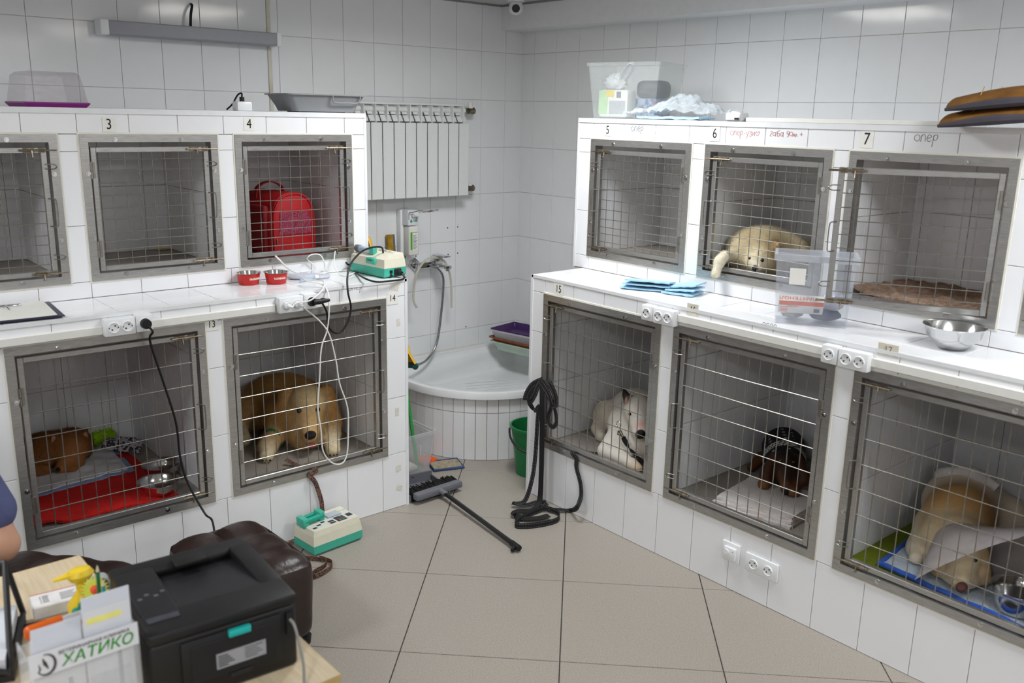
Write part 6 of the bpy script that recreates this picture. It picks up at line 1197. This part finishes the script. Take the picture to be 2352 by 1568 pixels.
# ---- person at the desk (only a sleeve and the bare forearm reach into the frame)
SK = 'c99a80'
sk = mat('skin', 'ffffff', .5, var=.03, attr=True, sss=.12, spec=.35)
px, py = -3.98, -1.86
bp = [ell((px, py+.02, 1.02), (.17, .11, .20), SK), ell((px, py+.03, .74), (.155, .115, .20), SK), ell((px, py+.04, .56), (.175, .14, .11), SK), cap((px, py, 1.20), (px-.01, py-.02, 1.31), .058, .052, SK),
      cap((px-.015, py-.035, 1.40), (px-.015, py-.02, 1.47), .078, .085, SK), ell((px-.015, py-.10, 1.375), (.05, .04, .055), SK), cap((px-.015, py-.125, 1.415), (px-.015, py-.138, 1.395), .012, .016, SK, k=.012),
      cap((px+.17, py, 1.13), (px+.285, py-.03, .80), .058, .05, SK), cap((px+.285, py-.03, .80), (px+.30, py-.06, .70), .05, .046, SK), cap((px+.30, py-.06, .695), (px+.08, py-.30, .785), .045, .03, SK),
      cap((px-.17, py, 1.13), (px-.25, py-.06, .83), .058, .048, SK), cap((px-.25, py-.06, .83), (px-.10, py-.32, .795), .044, .03, SK),
      cap((px+.10, py+.0, .54), (px+.12, py-.40, .53), .085, .065, SK), cap((px-.10, py+.0, .54), (px-.12, py-.40, .53), .085, .065, SK), cap((px+.12, py-.40, .52), (px+.12, py-.36, .10), .06, .042, SK), cap((px-.12, py-.40, .52), (px-.12, py-.36, .10), .06, .042, SK), cap((px+.12, py-.36, .05), (px+.125, py-.50, .035), .042, .036, SK), cap((px-.12, py-.36, .05), (px-.125, py-.50, .035), .042, .036, SK)]
for s_, wx, wy in ((1, px+.08, py-.30), (-1, px-.10, py-.32)):     # hands resting on the desk edge: palm, four fingers, thumb
    dr = V3(-.55*s_, -.85, 0).normalized(); sd_ = V3(-dr.y, dr.x, 0); w0 = V3(wx, wy, .768); pm_ = w0+dr*.055
    bp += [ell(tuple(pm_), (.04, .042, .017), SK, (0, 0, math.degrees(math.atan2(dr.y, dr.x))-90), k=.015)]
    for j, ln in enumerate((.062, .072, .068, .052)):
        b0 = pm_+dr*.03+sd_*(.024-.016*j); b1 = b0+dr*ln*.5+V3(0, 0, .006); b2 = b1+dr*ln*.5+V3(0, 0, -.012); bp += [cap(tuple(b0), tuple(b1), .0085, .008, SK, k=.008), cap(tuple(b1), tuple(b2), .008, .0065, SK, k=.008)]
    t0 = pm_-dr*.02+sd_*(.034*s_*-1 if s_ > 0 else .034); t1 = t0+dr*.035+(t0-pm_).normalized()*.018; bp += [cap(tuple(t0), tuple(t1), .011, .009, SK, k=.01), cap(tuple(t1), tuple(t1+dr*.025), .009, .007, SK, k=.008)]
per_, *_r = body('person', bp, sk, base=(px, py, 0), res=.0075, k=.035, zmin=.012, label='person in a blue short-sleeved shirt seated with an arm at the desk', cat='person')
for s_ in (-1, 1): ball('eye', per_, (px-.015+s_*.03, py-.105, 1.435), .011, mat('eye_white', 'e8e4e0', .2)); ball('ear', per_, (px-.015+s_*.088, py-.02, 1.415), .026, mat('ear_skin', SK, .5), (.4, .7, 1))
ball('mouth', per_, (px-.015, py-.133, 1.368), .018, mat('lips', 'a8645a', .45), (1, .4, .35))
shirt = mat('blue_scrub_cloth', '565c86', .85, var=.07, bump=.25, bscale=70)
sp_ = [ell((px, py+.02, 1.02), (.185, .125, .205), 'ffffff'), ell((px, py+.03, .76), (.175, .135, .22), 'ffffff'), ell((px, py+.035, .60), (.185, .145, .08), 'ffffff'), cap((px+.16, py, 1.14), (px+.285, py-.03, .80), .075, .075, 'ffffff'), cap((px-.16, py, 1.14), (px-.24, py-.05, .88), .075, .07, 'ffffff')]
body('shirt', sp_, shirt, per_, res=.009, k=.04, zmin=.56)
tr_ = [ell((px, py+.04, .555), (.19, .155, .105), 'ffffff'), cap((px+.10, py+.0, .54), (px+.12, py-.40, .53), .098, .08, 'ffffff'), cap((px-.10, py+.0, .54), (px-.12, py-.40, .53), .098, .08, 'ffffff'), cap((px+.12, py-.40, .52), (px+.12, py-.36, .12), .075, .06, 'ffffff'), cap((px-.12, py-.40, .52), (px-.12, py-.36, .12), .075, .06, 'ffffff')]
body('trousers', tr_, mat('navy_trousers', '2b3048', .9, var=.06), per_, res=.01, k=.03)
body('hair', [ell((px-.015, py-.0, 1.475), (.096, .10, .075), 'ffffff'), ell((px-.015, py+.04, 1.42), (.088, .07, .09), 'ffffff')], mat('dark_hair', '2a1d16', .6, var=.2, bump=.5, bscale=90), per_, res=.008)
T = thing('office_chair', 'black office chair under the person in blue', 'chair', (px, py+.05, 0))
obj('seat', MB().rbox((-.25, -.22, .40), (.12, .175, .45), .025, 3), black_pl, T, smooth=True); obj('backrest', MB().rbox((-.21, .165, .52), (.15, .21, 1.0), .02, 3), black_pl, T, smooth=True); obj('back_bar', MB().box((-.03, .168, .40), (.03, .19, .54)), black_pl, T); obj('gas_column', MB().cone((0, 0, .08), (0, 0, .41), .025, n=14), steel_dk, T, smooth=True)
for k in range(5): a = 2*PI*k/5+.052; L5 = obj('star_leg', MB().cone((0, 0, .09), (.18*math.cos(a), .18*math.sin(a), .065), .022, .014, 10), black_pl, T, smooth=True); obj('castor', MB().cone((.18*math.cos(a)-.012*math.sin(a), .18*math.sin(a)+.012*math.cos(a), .028), (.18*math.cos(a)+.012*math.sin(a), .18*math.sin(a)-.012*math.cos(a), .028), .027, n=14), black_rub, L5, smooth=True)
